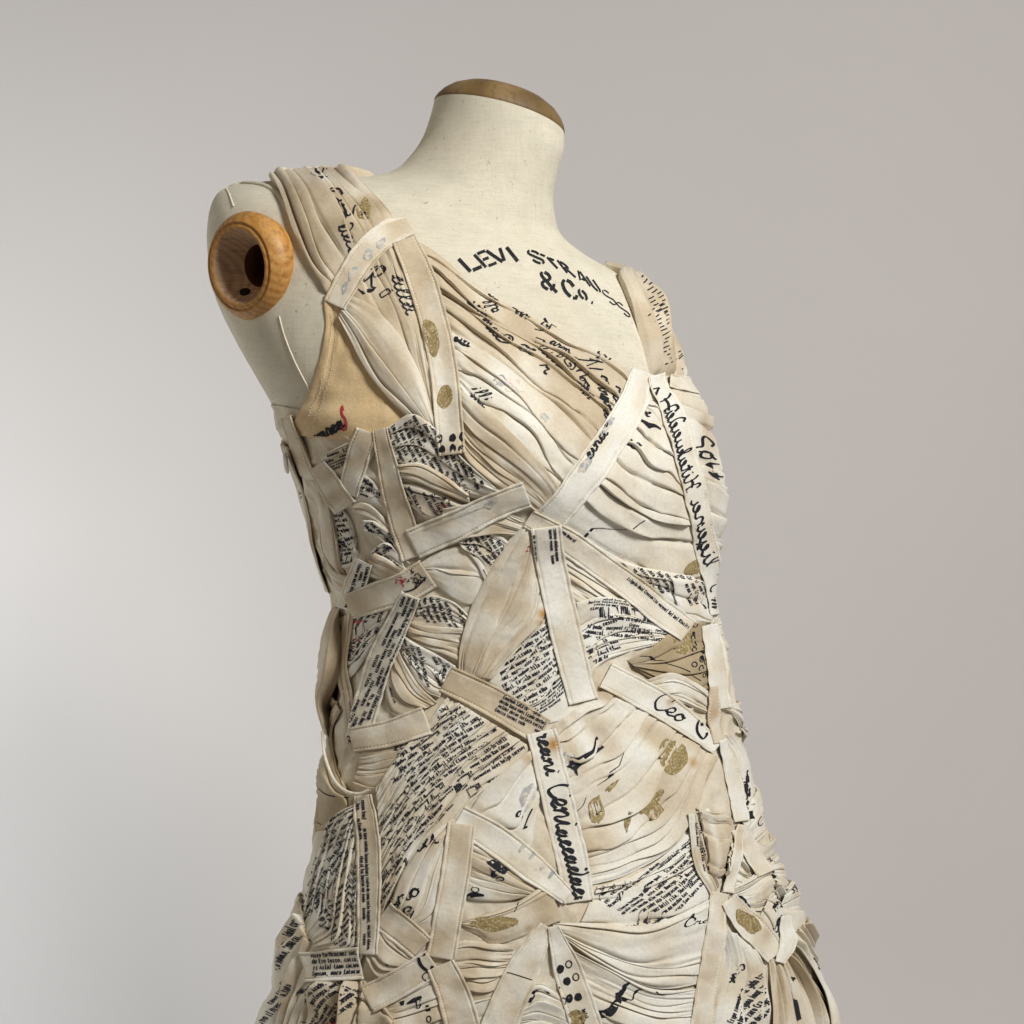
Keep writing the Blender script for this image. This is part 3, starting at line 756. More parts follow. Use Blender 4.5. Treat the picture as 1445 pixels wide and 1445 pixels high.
# ------------------------------------------------------------------ dress form
SOCK_P, _ = body(np.array([354.0]), np.array([376.0])); SOCK_P = SOCK_P[0]
SOCK_A = np.array([-.60, -.785, -.15]); SOCK_A /= np.linalg.norm(SOCK_A)
SOCK_P = SOCK_P-SOCK_A*.004+np.array([-.0025, 0, 0])
STENCIL = {
 'L': [[(0,1),(0,0)],[(.22,.03),(.95,.03)]], 'E': [[(0,1),(0,0)],[(.25,.97),(1,.97)],[(.25,.5),(.8,.5)],[(.25,.03),(1,.03)]],
 'V': [[(0,1),(.42,.08)],[(.95,1),(.58,.12)]], 'I': [[(.5,1),(.5,0)]],
 'S': [[(.34,.98),(.08,.84),(.10,.66),(.46,.51),(.86,.37),(.93,.18),(.68,.02)],[(.50,1.0),(.82,.95),(.97,.80)],[(.52,.0),(.18,.06),(.03,.22)]],
 'T': [[(0,.97),(.36,.97)],[(.64,.97),(1,.97)],[(.5,.97),(.5,0)]], 'R': [[(.05,1),(.05,0)],[(.3,.98),(.75,.96),(.93,.76),(.72,.55),(.3,.53)],[(.5,.44),(.98,0)]],
 'A': [[(.03,0),(.42,.96)],[(.58,.96),(.97,0)],[(.34,.3),(.66,.3)]], 'U': [[(.04,1),(.04,.28),(.32,.02)],[(.96,1),(.96,.28),(.64,.02)]],
 'C': [[(.95,.74),(.78,.96),(.52,1.0)],[(.34,.98),(.08,.74),(.02,.5),(.08,.25),(.34,.02)],[(.52,.0),(.78,.04),(.96,.26)]],
 'o': [[(.40,1.0),(.1,.75),(.1,.25),(.4,0)],[(.62,1.0),(.92,.75),(.92,.25),(.62,0)]], '.': [[(.3,.1),(.7,.1)]],
 '&': [[(.55,.55),(.80,.74),(.74,.94),(.5,1.0)],[(.34,.98),(.2,.84),(.26,.66),(.42,.52),(.66,.26),(.98,-.02)],[(.32,.47),(.06,.30),(.1,.08),(.36,.0)],[(.52,.02),(.8,.18),(.98,.46)]]}
LET = [('L',664,371,(-17,-18),(17,-7),5.2),('E',685,365.5,(-17,-18),(15,-6),4.2),('V',704,361.5,(-16,-19),(20,-4),4.6),('I',722.5,359,(-16,-20),(7,-1),5.0),
 ('S',756,363,(-13,-18),(17,3),3.3),('T',779,371,(-15.5,-16.5),(20,9),2.9),('R',799,379.5,(-14,-18),(13,7),2.6),('A',821,391,(-9.5,-18),(15,9),2.5),
 ('U',838.5,402.5,(-14,-20),(10,5),2.4),('S',859.5,420,(-16,-21),(9,1),1.7),('S',879.5,437,(-16,-21),(8.5,2),1.6),
 ('&',772,397,(-8,-25),(20,6),4.4),('C',803.5,408,(-9,-25),(18,6),4.8),('o',822,416,(-5,-13),(11,5),3.4),('.',835,425,(-1,-6),(6,2),4.0)]
def form_marks():
    it = []
    for ch, cx, cy, up, rt, w in LET:
        up = np.array(up, float); rt = np.array(rt, float); o = np.array([cx, cy])-up/2-rt/2
        for st in STENCIL[ch]:
            p = np.array(st, float)
            q = o+p[:, :1]*rt+p[:, 1:]*up
            if len(st) > 3: q = cr(q, 14)
            it.append(('poly', q, w, 1))
    it += [('poly', np.array([(768, 449), (771, 455), (773, 461)], float), 3.6, 1), ('poly', np.array([(777, 458), (785, 463)], float), 2.6, 1)]
    return it
def make_form():
    nt, nv = 200, 330
    th = np.linspace(0, 2*math.pi, nt, endpoint=False)
    v = np.concatenate([np.linspace(0, 16, 220), np.linspace(16, NR-1, 111)[1:]])
    T, Vv = np.meshgrid(th, v, indexing='ij')
    P = rib_point(T, Vv)
    P[..., 2] += .0145*(-np.sin(T))*np.exp(-Vv/1.1)
    # a soft fold of the canvas at the neck base
    fs = grid_faces(nt, len(v), wrap=True)
    C = P.reshape(-1, 3)[fs].mean(1)-SOCK_P
    ax = C@SOCK_A; rad = np.linalg.norm(C-ax[:, None]*SOCK_A, axis=1)
    fs = fs[~((rad < .034) & (np.abs(ax) < .05))]
    verts = [P.reshape(-1, 3)]
    bot = P[:, -1]; cb = bot.mean(0); nb = len(verts[0])
    verts.append(cb[None]); i = np.arange(nt); e = len(v)
    tri = np.stack([i*e+e-1, ((i+1) % nt)*e+e-1, np.full(nt, nb)], 1); nb += 1
    mv, mq, mt, qm, tm = gather_marks(form_marks())
    B, N = body(mv[:, 0], mv[:, 1]); verts.append(B+N*.00035)
    if np.dot(np.cross(P[150, 100]-P[149, 100], P[149, 101]-P[149, 100]), P[149, 100]-P[:, 100].mean(0)) < 0: fs = fs[:, ::-1]
    o = mesh_obj("torso_cover", np.concatenate(verts), [fs, tri, mq+nb], [CANVAS, INK], FORM, [0, 0, 1])
    return P
FP = make_form()

def lathe(name, prof, P, A, mat, parent, n=72, up=(0, 0, 1), wob=0):
    A = np.array(A, float)/np.linalg.norm(A); U = np.cross(A, up); U /= np.linalg.norm(U); Vd = np.cross(A, U)
    a = np.linspace(0, 2*math.pi, n, endpoint=False)
    pr = np.array(prof)
    V = P+np.cos(a)[:, None, None]*U*pr[None, :, :1]+np.sin(a)[:, None, None]*Vd*pr[None, :, :1]+A*pr[None, :, 1:]
    f = grid_faces(n, len(prof), wrap=True)
    return mesh_obj(name, V.reshape(-1, 3), [f], [mat] if not isinstance(mat, list) else mat, parent)
WOOD_RING = wood_material("varnished_beech", (.44, .20, .045), (.50, .245, .06), (.55, .29, .085), rot=(.5, .3, 1.2), scale=55, dist=2.5, grain=(330, 45, 330), rough=.5)
WOOD_IN = wood_material("raw_beech", (.47, .285, .16), (.55, .35, .205), (.59, .39, .24), rot=(.2, .1, .75), rough=.7, scale=70, dist=1.2, grain=(60, 60, 500))
WOOD_DARK = wood_material("dark_bore", (.10, .03, .012), (.14, .045, .018), (.17, .06, .025), rough=.6)  # much darker reddish brown than the cup
WOOD_CAP = wood_material("cap_beech", (.15, .09, .032), (.19, .118, .042), (.225, .145, .06), rot=(.1, .1, .5), rough=.6, scale=9, dist=1.5, grain=(240, 240, 14))
DARK = flat_material("hole_shade", (.02, .012, .008), .9, .3, 60)  # shade of the screw holes put into a flat colour
CORD = flat_material("cream_cord", (.74, .68, .54), .85, .1, 300)
lathe("arm_socket", [(0.03135, -0.0340), (0.03848, -0.0120), (0.04180, -0.0030), (0.04265, 0.0020), (0.04180, 0.0055), (0.03895, 0.0100), (0.03534, 0.0130), (0.03439, 0.0138), (0.03392, 0.0127), (0.03297, 0.0127), (0.03249, 0.0138), (0.03059, 0.0144), (0.02926, 0.0142), (0.02859, 0.0130)], SOCK_P, SOCK_A, WOOD_RING, FORM)
lathe("socket_cup", [(0.02869, 0.0131), (0.02850, 0.0126), (0.02717, 0.0090), (0.02451, 0.0030), (0.02090, -0.0030), (0.01757, -0.0072), (0.01672, -0.0085)], SOCK_P, SOCK_A, WOOD_IN, FORM)
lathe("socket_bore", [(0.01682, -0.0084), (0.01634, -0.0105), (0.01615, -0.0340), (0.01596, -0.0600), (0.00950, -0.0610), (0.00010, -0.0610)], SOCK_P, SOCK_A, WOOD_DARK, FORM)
HOLES = (-120, 60)
def hole_disc(cx, cy, ang, h, r, name):
    # dark disc on the socket wall, coloured as the shade inside a screw hole
    A = SOCK_A; U = np.cross(A, (0, 0, 1)); U /= np.linalg.norm(U); Vd = np.cross(A, U)
    d = math.cos(ang)*U+math.sin(ang)*Vd
    wall = SOCK_P+d*cx+A*h; nrm = -d*.9+A*.42
    lathe(name, [(r*1.1, -.001), (r, .0010), (r*.6, .0011), (.0001, .0011)], wall, nrm, DARK, FORM, n=20, up=(0, .2, 1))
for ang in HOLES: hole_disc(.0222, 0, math.radians(ang), -.0008, .0042, "screw_hole_shade")

def make_cap():
    rim = FP[:, 0]; C = rim.mean(0); n = np.cross(rim[0]-C, rim[50]-C); n /= np.linalg.norm(n)
    if n[2] < 0: n = -n
    rows = [(.96, -.004), (1.0, -.0008), (1.006, .0003), (1.004, .0014), (.98, .0046), (.92, .0096), (.82, .0148), (.66, .0196), (.45, .0228), (.22, .0244), (.002, .0249)]
    V = np.stack([C+(rim-C)*s+n*h for s, h in rows], 1)
    mesh_obj("neck_cap", V.reshape(-1, 3), [grid_faces(len(rim), len(rows), wrap=True)], [WOOD_CAP], FORM)
make_cap()
def cord(name, pts, r, h, mat=CORD, parent=None, n=None):
    p = cr(pts, n or max(8, int(plen(pts)/3))); B, N = body(p[:, 0], p[:, 1]); B = B+N*h
    t = np.gradient(B, axis=0); t /= np.linalg.norm(t, axis=1, keepdims=True); S = np.cross(t, N)
    a = np.linspace(0, 2*math.pi, 8, endpoint=False)
    V = B[:, None]+(N[:, None]*np.cos(a)[None, :, None]+S[:, None]*np.sin(a)[None, :, None])*r
    V = V.transpose(1, 0, 2)
    return mesh_obj(name, V.reshape(-1, 3), [grid_faces(8, len(p), wrap=True)], [mat], parent or FORM)
cord("seam_cord", [(318, 264), (324, 275), (330, 292)], .0007, .0002)
cord("seam_cord", [(394, 446), (402, 475), (417, 512), (440, 556)], .0006, .0002)
cord("armhole_piping", [(318, 263), (345, 259), (372, 262), (392, 274), (408, 300)], .0022, .0, CANVAS)
# stand below the frame
STEEL = flat_material("stand_steel", (.30, .29, .28), .35, .1, 40)
cb = FP[:, -1].mean(0)
lathe("stand_pole", [(.0001, .012), (.016, .012), (.016, cb[2]+.02), (.0001, cb[2]+.02)], np.array([cb[0], cb[1], 0]), (0, 0, 1), STEEL, FORM, 32, up=(0, 1, 0))
lathe("stand_base", [(.0001, .0), (.19, .0), (.195, .006), (.18, .016), (.05, .024), (.022, .04), (.0001, .04)], np.array([cb[0], cb[1], .0]), (0, 0, 1), STEEL, FORM, 64, up=(0, 1, 0))
# ------------------------------------------------------------------ dress: ground layer all round
def ground_layer():
    nt, nv = 420, 300
    th = np.linspace(0, 2*math.pi, nt, endpoint=False); v = np.linspace(14.75, NR-1.02, nv)
    T, Vv = np.meshgrid(th, v, indexing='ij'); e = .02
    P = rib_point(T, Vv); dt = rib_point(T+e, Vv)-rib_point(T-e, Vv); dv = rib_point(T, np.clip(Vv+e, 0, NR-1))-rib_point(T, Vv-e)
    N = np.cross(dt, dv); N /= np.linalg.norm(N, axis=-1, keepdims=True)+1e-12
    C = P.mean(0, keepdims=True); s = np.sign(((P-C)*N).sum(-1)); N *= s[..., None]
    g = np.random.default_rng(5)
    u = T/(2*math.pi); w = (Vv-v[0])/(v[-1]-v[0])
    u2 = (u+.35*w) % 1.0
    rid = 1-np.abs(noise2(g, u2, w, 46, 18)); rid2 = 1-np.abs(noise2(g, (u*1.0-.4*w) % 1.0, w, 60, 26))
    H = .0022+.0026*rid**3+.0016*rid2**3
    H *= np.clip((Vv-14.75)/.5, .35, 1)
    Q = P+N*H[..., None]
    fs = grid_faces(nt, nv, wrap=True)
    a = Q[10, 10]; 
    if np.dot(np.cross(Q[11, 10]-a, Q[10, 11]-a), N[10, 10]) < 0: fs = fs[:, ::-1]
    mesh_obj("ground_layer", Q.reshape(-1, 3), [fs], MATS, DRESS, [0], {"tint": np.full(nt*nv, .38), "stain": np.zeros(nt*nv)})
    # register its height
    yy, xx = np.mgrid[580:1500:2, 390:1190:2]
    h_add(xx.astype(float), yy.astype(float), np.full(xx.shape, .0045))
ground_layer()

# ------------------------------------------------------------------ stitched tapes, last because they lie on top
TAPES = []
def T_(*a, **k): TAPES.append((a, k))
T_([(523,608),(512,640),(499,694)], [30,30,26], .34, 201)
T_([(457,654),(472,676),(497,712)], [24,30,30], .36, 202)
T_([(541,606),(556,676),(572,736),(588,782)], [20,30,34,34], .46, 203)
T_([(586,764),(640,738),(690,712),(738,692)], [44,42,38,36], .12, 204, prints=line([(600,744),(650,722),(700,702)],1,M_FADE)+dot(690,706,8,4,-20,M_FADE,.3,30))
T_([(521,788),(512,816),(499,856)], 27, .10, 205, prints=typed(511,822,106,64,24,4.6,6.2,205,.1,0))
T_([(503,852),(540,838),(574,826),(606,806)], [36,42,44,44], .42, 206, prints=scribble(592,812,12,16,30,M_INK,1.5)+scribble(572,815,8,14,31,M_RED,1.3)+line([(574,832),(590,826),(604,810)],2.2))
T_([(584,836),(562,888),(538,950),(512,1042)], [26,36,36,28], .12, 207, prints=typed(548,930,112,210,32,5,7,207,.1,0))
T_([(506,1046),(556,1036),(606,1018)], [34,38,40], .40, 208)
# strap and bust tapes
T_([(578,318),(548,332),(515,362),(492,398),(474,432)], [28,34,36,36,34], .36, 209, prints=dot(537,346,8,5,-40,M_FADE,.3,31)+dot(520,362,8,6,-50,M_FADE,.3,32)+dot(498,388,5,9,20,M_FADE,.3,33)+dot(488,408,4,8,20,M_FADE,.3,34), label="grey-smudged tape across the near strap")
T_([(570,340),(594,400),(613,462),(626,524),(634,582),(641,640)], [34,38,38,38,38,36], .38, 210, prints=dot(608,478,11,25,-14,M_GOLD,.12,35)+dot(629,564,11,17,0,M_GOLD,.05,36)+sum([dot(x,y,4.4,5.2,0,M_INK,.1,i) for i,(x,y) in enumerate(((624,621),(642,620),(643,633),(655,619),(655,634),(628,634)))],[]), label="long tape down the near bust with gold blots and black dots")
T_([(905,526),(884,572),(845,632),(804,684),(768,732)], [30,40,42,42,42], .10, 211, prints=script("cina", [(822,650),(834,632),(846,616)], 8, 1.8)+dot(815,655,12,6,-55,M_FADE,.3,37)+dot(846,605,4,14,30,M_FADE,.3,38)+script("@", [(840,612),(848,608)], 8, 2), label="pale tape running down from the point of the neckline")
T_([(922,532),(940,596),(962,676),(980,748),(996,830),(1003,868)], [22,30,30,29,27,22], .16, 212, prints=script("Hs", [(924,592),(918,570),(912,548)], 12, 2.3, True)+script("Hitakuada", [(953,694),(945,660),(936,622),(926,584)], 11, 2.1, True)+script("ligana", [(982,798),(976,768),(969,738),(961,706)], 11, 2.1, True)+script("P", [(990,836),(986,812)], 10, 2, True)+script("iu", [(1001,860),(998,845)], 8, 2), label="centre front tape with black looping script")
T_([(742,726),(800,764),(852,804),(902,846),(960,892)], [26,36,38,37,34], .30, 213, prints=typed(916,852,41,110,10,4.4,6,213,.1,0)+typed(792,752,38,40,10,4,6,214), label="diagonal tape from the bust point to the waist")
T_([(764,738),(772,790),(786,860),(800,920),(818,990)], [40,41,42,41,40], .10, 215, prints=typed(751,790,84,110,8,4,6,215,.1,0)+typed(772,764,82,60,18,4.2,6.2,216))
T_([(632,958),(690,988),(762,1034)], [40,42,40], .55, 217, prints=typed(732,1010,28,70,30,4.8,7,217,.1,0), label="beige tape with typed names")
T_([(760,1034),(775,1096),(790,1160),(804,1220),(812,1272)], [40,42,42,42,40], .08, 218, prints=script("rcani", [(752,1034),(760,1066),(768,1096)], 12, 3.0)+script("Ceni", [(768,1110),(776,1140),(782,1170)], 19, 3.2)+script("accadacc", [(780,1172),(794,1216),(808,1276)], 13, 3.0), stains=[(776,1052,12,1.0)], label="tape with bold black looping script down the hip")
T_([(648,1156),(690,1180),(735,1214),(796,1266)], [38,42,40,22], .10, 219, prints=dot(735,1196,3,8,40,M_FADE,.2,40)+dot(750,1206,3,10,40,M_FADE,.2,41)+dot(764,1222,3,8,40,M_FADE,.2,42)+dot(776,1232,3,9,40,M_FADE,.2,43))
T_([(653,1164),(645,1230),(634,1292),(624,1350)], [36,38,38,40], .34, 220)
T_([(547,1290),(572,1312),(598,1336)], [42,40,38], .46, 221)
T_([(526,1408),(570,1384),(614,1356)], [40,38,38], .34, 222, prints=script("C", [(604,1372),(616,1362)], 15, 2.8)+ring(606,1376,7,6,0,1.5))
T_([(624,1360),(642,1402),(660,1470)], [38,46,48], .30, 223, stains=[(618,1392,9,.5),(624,1406,10,.45),(630,1420,10,.5),(636,1436,9,.4)])
T_([(522,1124),(528,1180),(529,1250),(527,1345)], [22,32,32,28], .32, 224, prints=typed(523,1230,88,200,12,4.2,6,224,.1,0))
T_([(440,1366),(476,1362),(516,1358)], [40,42,44], .30, 225, prints=typed(482,1364,-5,64,42,6.2,8.6,225,.05,0,1.5), stitch=(.08,), label="grey label-like tape with typed names at the hip seam")
T_([(768,1306),(740,1360),(718,1406),(690,1480)], [20,44,48,50], .30, 226, prints=[('poly', cr([(710,1368),(730,1374),(748,1380)], 12), 1.2, M_INK)])
T_([(776,1306),(796,1364),(812,1412),(834,1480)], [14,38,42,44], .14, 227, prints=sum([dot(x,y,5,6,0,M_INK,.08,i+50) for i,(x,y) in enumerate(((787,1365),(796,1382),(799,1406),(811,1404)))],[])+sum([ring(x,y,4,5,0,1.6) for x,y in ((774,1377),(782,1392),(790,1410),(798,1358),(808,1376))],[])+dot(808,1434,14,12,0,M_GOLD,.1,60)+typed(818,1432,70,24,14,5,7,228), label="tape with black dots and a gold blot")
T_([(850,953),(902,982),(952,1014),(1002,1056)], [38,38,34,22], .08, 229, prints=script("Ceo", [(912,1000),(930,1006),(952,1022)], 13, 2.0)+script("C", [(978,1046),(990,1040)], 13, 2.4), stains=[(938,990,6,.6)])
T_([(990,884),(1000,930),(1008,1000)], [20,30,26], .08, 230)
T_([(994,970),(998,1010),(1003,1050)], [12,18,12], .55, 231, stains=[(998,1006,8,.5)])
T_([(1006,1262),(1000,1320),(990,1390),(978,1480)], [26,28,30,32], .34, 232, stains=[(1000,1330,12,.28),(996,1350,12,.28),(990,1376,14,.28),(984,1400,14,.25)])
T_([(1018,1272),(1046,1304),(1084,1346)], [22,38,34], .20, 233, prints=dot(1046,1302,20,11,48,M_GOLD,.2,61))
T_([(1032,1170),(1046,1196),(1066,1236)], [22,26,22], .2, 234)
T_([(1034,1166),(1026,1200),(1016,1262)], [10,16,14], .26, 235)
T_([(1008,1046),(1026,1100),(1034,1160)], [10,20,16], .06, 236)
T_([(940,540),(970,545),(1006,556)], [18,22,20], .26, 237)
T_([(1094,1296),(1096,1330),(1086,1358)], [14,18,12], .06, 238)
mask_tapes([(a[0], a[1]) for a, k in TAPES])

P_ = patch
# ---- lining and inner bodice
P_("armhole_lining", [(458,418),(460,470),(447,528),(428,580),(418,610)], [(560,380),(590,470),(620,560),(640,610),(640,640)], flat=True, mat=LINING, lift=1.4, seed=3, wrinkle=.9, tint=.4, stitch=(.07, .12),
   prints=script("semarca", [(433,632),(455,622),(478,610),(494,600)], 11, 1.9)+script("S", [(490,607),(499,603)], 17, 1.8, mat=M_RED)+script("mumum", [(436,628),(462,616),(490,603)], 9, 1.5),
   label="plain tan armhole lining")
P_("bodice_lining", [(590,356),(640,400),(700,450),(800,500),(900,548),(960,550),(1002,575)], [(645,680),(700,700),(760,715),(830,725),(900,735),(960,740),(1020,745)], flat=True, lift=1.2, seed=4, wrinkle=.6, tint=.25)
P_("side_placket", [(409,585),(420,625),(436,668)], [(420,583),(436,620),(458,676)], flat=True, lift=3, seed=6, tint=.3, stitch=(.2,.8))
# ---- far strap over the shoulder
far_text = dashes(905,420,-25,20,80,1,5.5)+dashes(928,480,-25,26,80,2,5.5)+dashes(932,410,-30,16,50,6,5.5)+dashes(956,440,-30,20,80,3,5.5)+dashes(975,500,-30,16,60,7,5.5)+dashes(960,505,-25,20,50,4,6)+dashes(985,480,-30,12,50,5,6)+scribble(895,385,8,14,71)
P_("shoulder_strap", [(934,414),(916,414),(928,444),(940,482),(952,520),(960,548)], [(962,462),(954,470),(972,492),(990,514),(1006,538),(1022,564)], n=4, amp=7.0, tint=.34, seed=8, lift=7, prints=far_text, puff=3, step=3.0, extra_h=lambda W_, S_: -4.5*S_**2)
P_("shoulder_strap", [(886,389),(870,390),(878,412),(890,442),(904,480),(920,546)], [(926,410),(908,410),(920,436),(932,474),(944,512),(954,546)], n=2, amp=6.5, tint=.40, seed=7, lift=12, prints=far_text, puff=8, step=3.0, extra_h=lambda W_, S_: -9*S_**2)
# ---- near strap
P_("shoulder_strap", [(350,248),(378,254),(398,282),(416,328),(438,376),(466,425)], [(452,236),(478,242),(500,256),(530,284),(556,310),(572,330)], n=5, amp=5.5, tint=.46, seed=9, lift=9.0, puff=6, extra_h=lambda W_, S_: -6*S_**3, step=3.5, tint_var=.22,
   prints=script("Crs", [(430,232),(445,250),(455,262)], 12, 2.2)+brush([(442,262),(452,266),(464,264)],[2,6,1])+script("cS", [(462,285),(478,300),(487,322)], 15, 2.2)+script("dalo", [(478,330),(492,350),(498,368)], 10, 1.8)
   +brush([(484,300),(490,312),(485,326)],[2,5,1])+dot(513,306,9,11,20,M_GOLD,.2,3))
P_("gathered_scrap", [(487,392),(510,440),(545,500),(585,560),(612,600)], [(560,336),(580,390),(598,440),(606,500),(616,590)], n=4, amp=2.6, tint=.38, seed=10, lift=1.4,
   prints=script("alla", [(553,392),(562,420),(575,448)], 13, 2.2)+script("R", [(512,398),(530,408)], 16, 2.6)+brush([(512,404),(524,412),(536,404)],[2,5,1])+script("o", [(540,415),(552,420)], 9, 1.8)+line([(548,350),(558,385),(566,400)],1.6))
P_("leaf_flap", [(480,450),(496,480),(518,522),(548,562),(582,594),(617,613)], [(497,420),(530,440),(566,482),(590,526),(606,566),(619,611)], n=2, amp=2.4, tint=.27, seed=12, lift=5.0, puff=6, over=.5, wrinkle=.7,
   prints=script("iu", [(597,502),(604,515),(608,528)], 8, 2.2), label="smooth pale leaf-shaped flap under the near strap")
# ---- near bust swags
bust_print = (script("ollo", [(695,410),(700,430),(705,452)], 10, 2.0, True)+script("son", [(656,432),(672,448),(682,460)], 8, 2.0)+script("mac", [(676,458),(690,475),(702,488)], 9, 2.3)+script("@", [(700,486),(712,496)], 10, 2.0)
   +script("do", [(628,440),(630,458),(634,476)], 13, 2.2, True)+brush([(640,480),(650,490),(660,492)],[3,5,2])+script("un", [(638,486),(660,494)], 8, 2.2)+script("lui", [(718,432),(732,446),(746,452)], 9, 1.9)+script("@", [(752,468),(764,476)], 13, 2.2)
   +brush([(768,448),(776,458),(786,464)],[2,5,1])+script("rul", [(752,488),(764,506),(778,520)], 10, 1.8)+script("o", [(728,496),(742,504)], 8, 2)+script("c", [(742,502),(750,508)], 7, 2)+script("r", [(756,522),(766,534)], 9, 2.2)
   +script("N", [(802,512),(812,538)], 19, 2.3)+script("omn", [(810,540),(816,556),(824,570)], 10, 2.2)+script("@", [(778,520),(792,536)], 15, 2.1)+script("aron", [(770,490),(785,500),(797,506)], 9, 2.2)
   +script("onnino", [(838,535),(842,565),(843,597)], 10, 2.2)+script("@", [(826,508),(842,524)], 17, 2.1)+script("ror", [(858,550),(860,566),(860,582)], 9, 2.2)
   +script("illi", [(662,563),(674,576),(682,584)], 11, 2.2)+[])
fade_print = dot(702,545,8,9,10,M_FADE,.25,1)+dot(716,550,8,10,10,M_PINK,.25,2)+dot(728,552,7,9,5,M_PINK,.25,3)+dot(757,596,5,6,30,M_FADE,.25,4)
P_("gathered_swag", [(583,336),(622,362),(664,398),(720,432),(780,460),(840,492),(893,528)], [(636,470),(668,490),(712,520),(760,560),(800,600),(828,630),(848,652)], n=4, amp=4.8, tint=.36, wob=.5, seed=14, lift=1.6, prints=bust_print+fade_print, puff=1.5, step=3.2, rmax=2,
   stains=[(668,376,22,.22)])
P_("gathered_swag", [(630,468),(668,490),(712,520),(760,560),(800,600),(830,632),(850,655)], [(648,560),(672,590),(712,630),(750,668),(775,690),(792,705)], n=3, amp=4.0, tint=.18, wob=.5, seed=15, lift=2.2, prints=bust_print+fade_print, puff=4.0, step=3.2, flip=False, wrinkle=.7)
P_("leaf_flap", [(640,545),(668,572),(706,606),(750,650),(778,684),(796,708)], [(650,630),(664,654),(690,676),(716,692),(738,706),(752,718)], n=4, amp=3.0, tint=.40, seed=16, lift=2.0, puff=2.5, wrinkle=.5, prints=bust_print)
# ---- side under the armhole: printed scraps
def block(x, y, a, w=90, h=60, s=1, size=5.4, lead=7.8): return typed(x, y, a, w*1.12, h*1.12, size, lead, s, lw=1.4)
P_("printed_scrap", [(548,606),(585,590),(622,612),(650,640),(690,675)], [(560,660),(600,672),(640,690),(680,700),(722,706)], n=3, amp=2.6, tint=.12, seed=20, lift=1.0, prints=block(600,632,62,80,90,21)+block(655,670,68,60,60,22)+block(640,660,60,60,60,24))
P_("printed_scrap", [(566,654),(596,652),(630,668),(662,690)], [(566,672),(594,680),(630,694),(664,706)], n=2, amp=2.4, tint=.30, seed=21, lift=1.6, puff=2)
P_("printed_scrap", [(562,680),(594,682),(630,696),(654,708)], [(570,700),(590,716),(614,732),(640,716)], n=2, amp=2.4, tint=.10, seed=23, lift=1.2, puff=1.5, prints=block(608,700,62,60,60,25)+line([(566,684),(590,690),(640,700)],1.8)+scribble(626,695,14,10,3)+scribble(570,694,7,10,5,M_RED)+scribble(628,712,8,5,6,M_RED))
P_("printed_scrap", [(462,640),(490,626),(512,616),(530,612)], [(470,700),(494,690),(516,664),(532,640)], n=4, amp=2.2, tint=.28, seed=26, lift=1.0, prints=block(490,640,-20,70,30,26)+block(490,668,-25,40,20,27))
P_("printed_scrap", [(505,676),(516,668),(530,676),(542,690)], [(505,706),(520,708),(535,710),(545,712)], n=2, amp=2.0, tint=.05, seed=28, lift=1.0, prints=block(525,695,20,44,30,28,5)+scribble(524,680,10,14,7))
P_("leaf_flap", [(504,708),(520,706),(536,716),(556,742)], [(506,720),(522,730),(540,740),(560,752)], n=2, amp=2.6, tint=.25, seed=29, lift=1.5, puff=2)
P_("printed_scrap", [(520,730),(535,732),(552,744),(566,756)], [(522,745),(540,756),(560,778),(580,792)], n=2, amp=2.2, tint=.12, seed=30, lift=1.0, prints=block(545,752,55,50,34,30,5.4)+line([(522,738),(540,752),(560,760)],1.4))
P_("printed_scrap", [(470,690),(490,716),(500,730),(508,760)], [(458,760),(470,780),(490,800),(512,790)], n=3, amp=2.6, tint=.08, seed=31, lift=1.0, prints=block(480,740,-28,50,40,31,5.2,8)+block(492,770,-25,60,60,32,5.2,7.5)+scribble(492,765,18,14,8))
P_("leaf_flap", [(447,676),(456,700),(462,740),(470,790),(490,830)], [(456,674),(476,712),(486,760),(492,800),(506,826)], n=3, amp=2.8, tint=.34, seed=33, lift=1.6, puff=1.5)
P_("leaf_flap", [(470,775),(484,800),(506,810),(540,800)], [(474,800),(484,830),(500,840),(520,820)], n=3, amp=2.6, tint=.3, seed=34, lift=1.4, puff=1)
P_("printed_scrap", [(530,775),(546,762),(560,768),(572,790)], [(535,800),(550,800),(562,800),(575,800)], n=2, amp=2.2, tint=.1, seed=35, lift=1.0, prints=block(552,782,40,40,30,35,5)+scribble(552,770,12,14,9))
P_("leaf_flap", [(536,776),(552,784),(568,796),(580,802)], [(520,800),(536,812),(556,816),(576,812)], n=3, amp=2.6, tint=.36, seed=36, lift=1.4)
# cream flap right of the side seam, text below it
P_("leaf_flap", [(596,792),(620,776),(655,768),(690,790)], [(606,812),(634,836),(660,850),(672,845)], n=2, amp=2.6, tint=.18, seed=38, lift=2.0, puff=4, over=.5)
P_("printed_scrap", [(640,752),(672,742),(704,752),(724,772)], [(655,770),(672,790),(686,822),(694,818)], n=3, amp=2.4, tint=.12, seed=39, lift=1.4, prints=block(684,780,62,70,50,39)+block(670,756,62,30,30,40))
P_("gathered_scrap", [(628,712),(664,706),(700,712),(736,730)], [(620,758),(652,752),(690,748),(728,752)], n=5, amp=2.6, tint=.28, seed=41, lift=1.0)
P_("printed_scrap", [(586,846),(610,838),(640,846),(662,866)], [(586,880),(610,886),(640,890),(658,892)], n=3, amp=2.4, tint=.15, seed=42, lift=1.0, prints=block(606,868,70,60,60,42,5.4,8.4)+block(645,880,72,50,40,43,5.4,8.4))
P_("leaf_flap", [(578,872),(596,878),(622,882),(654,884)], [(580,900),(604,914),(628,924),(648,934)], n=3, amp=2.8, tint=.32, seed=44, lift=1.8, puff=3, over=.6)
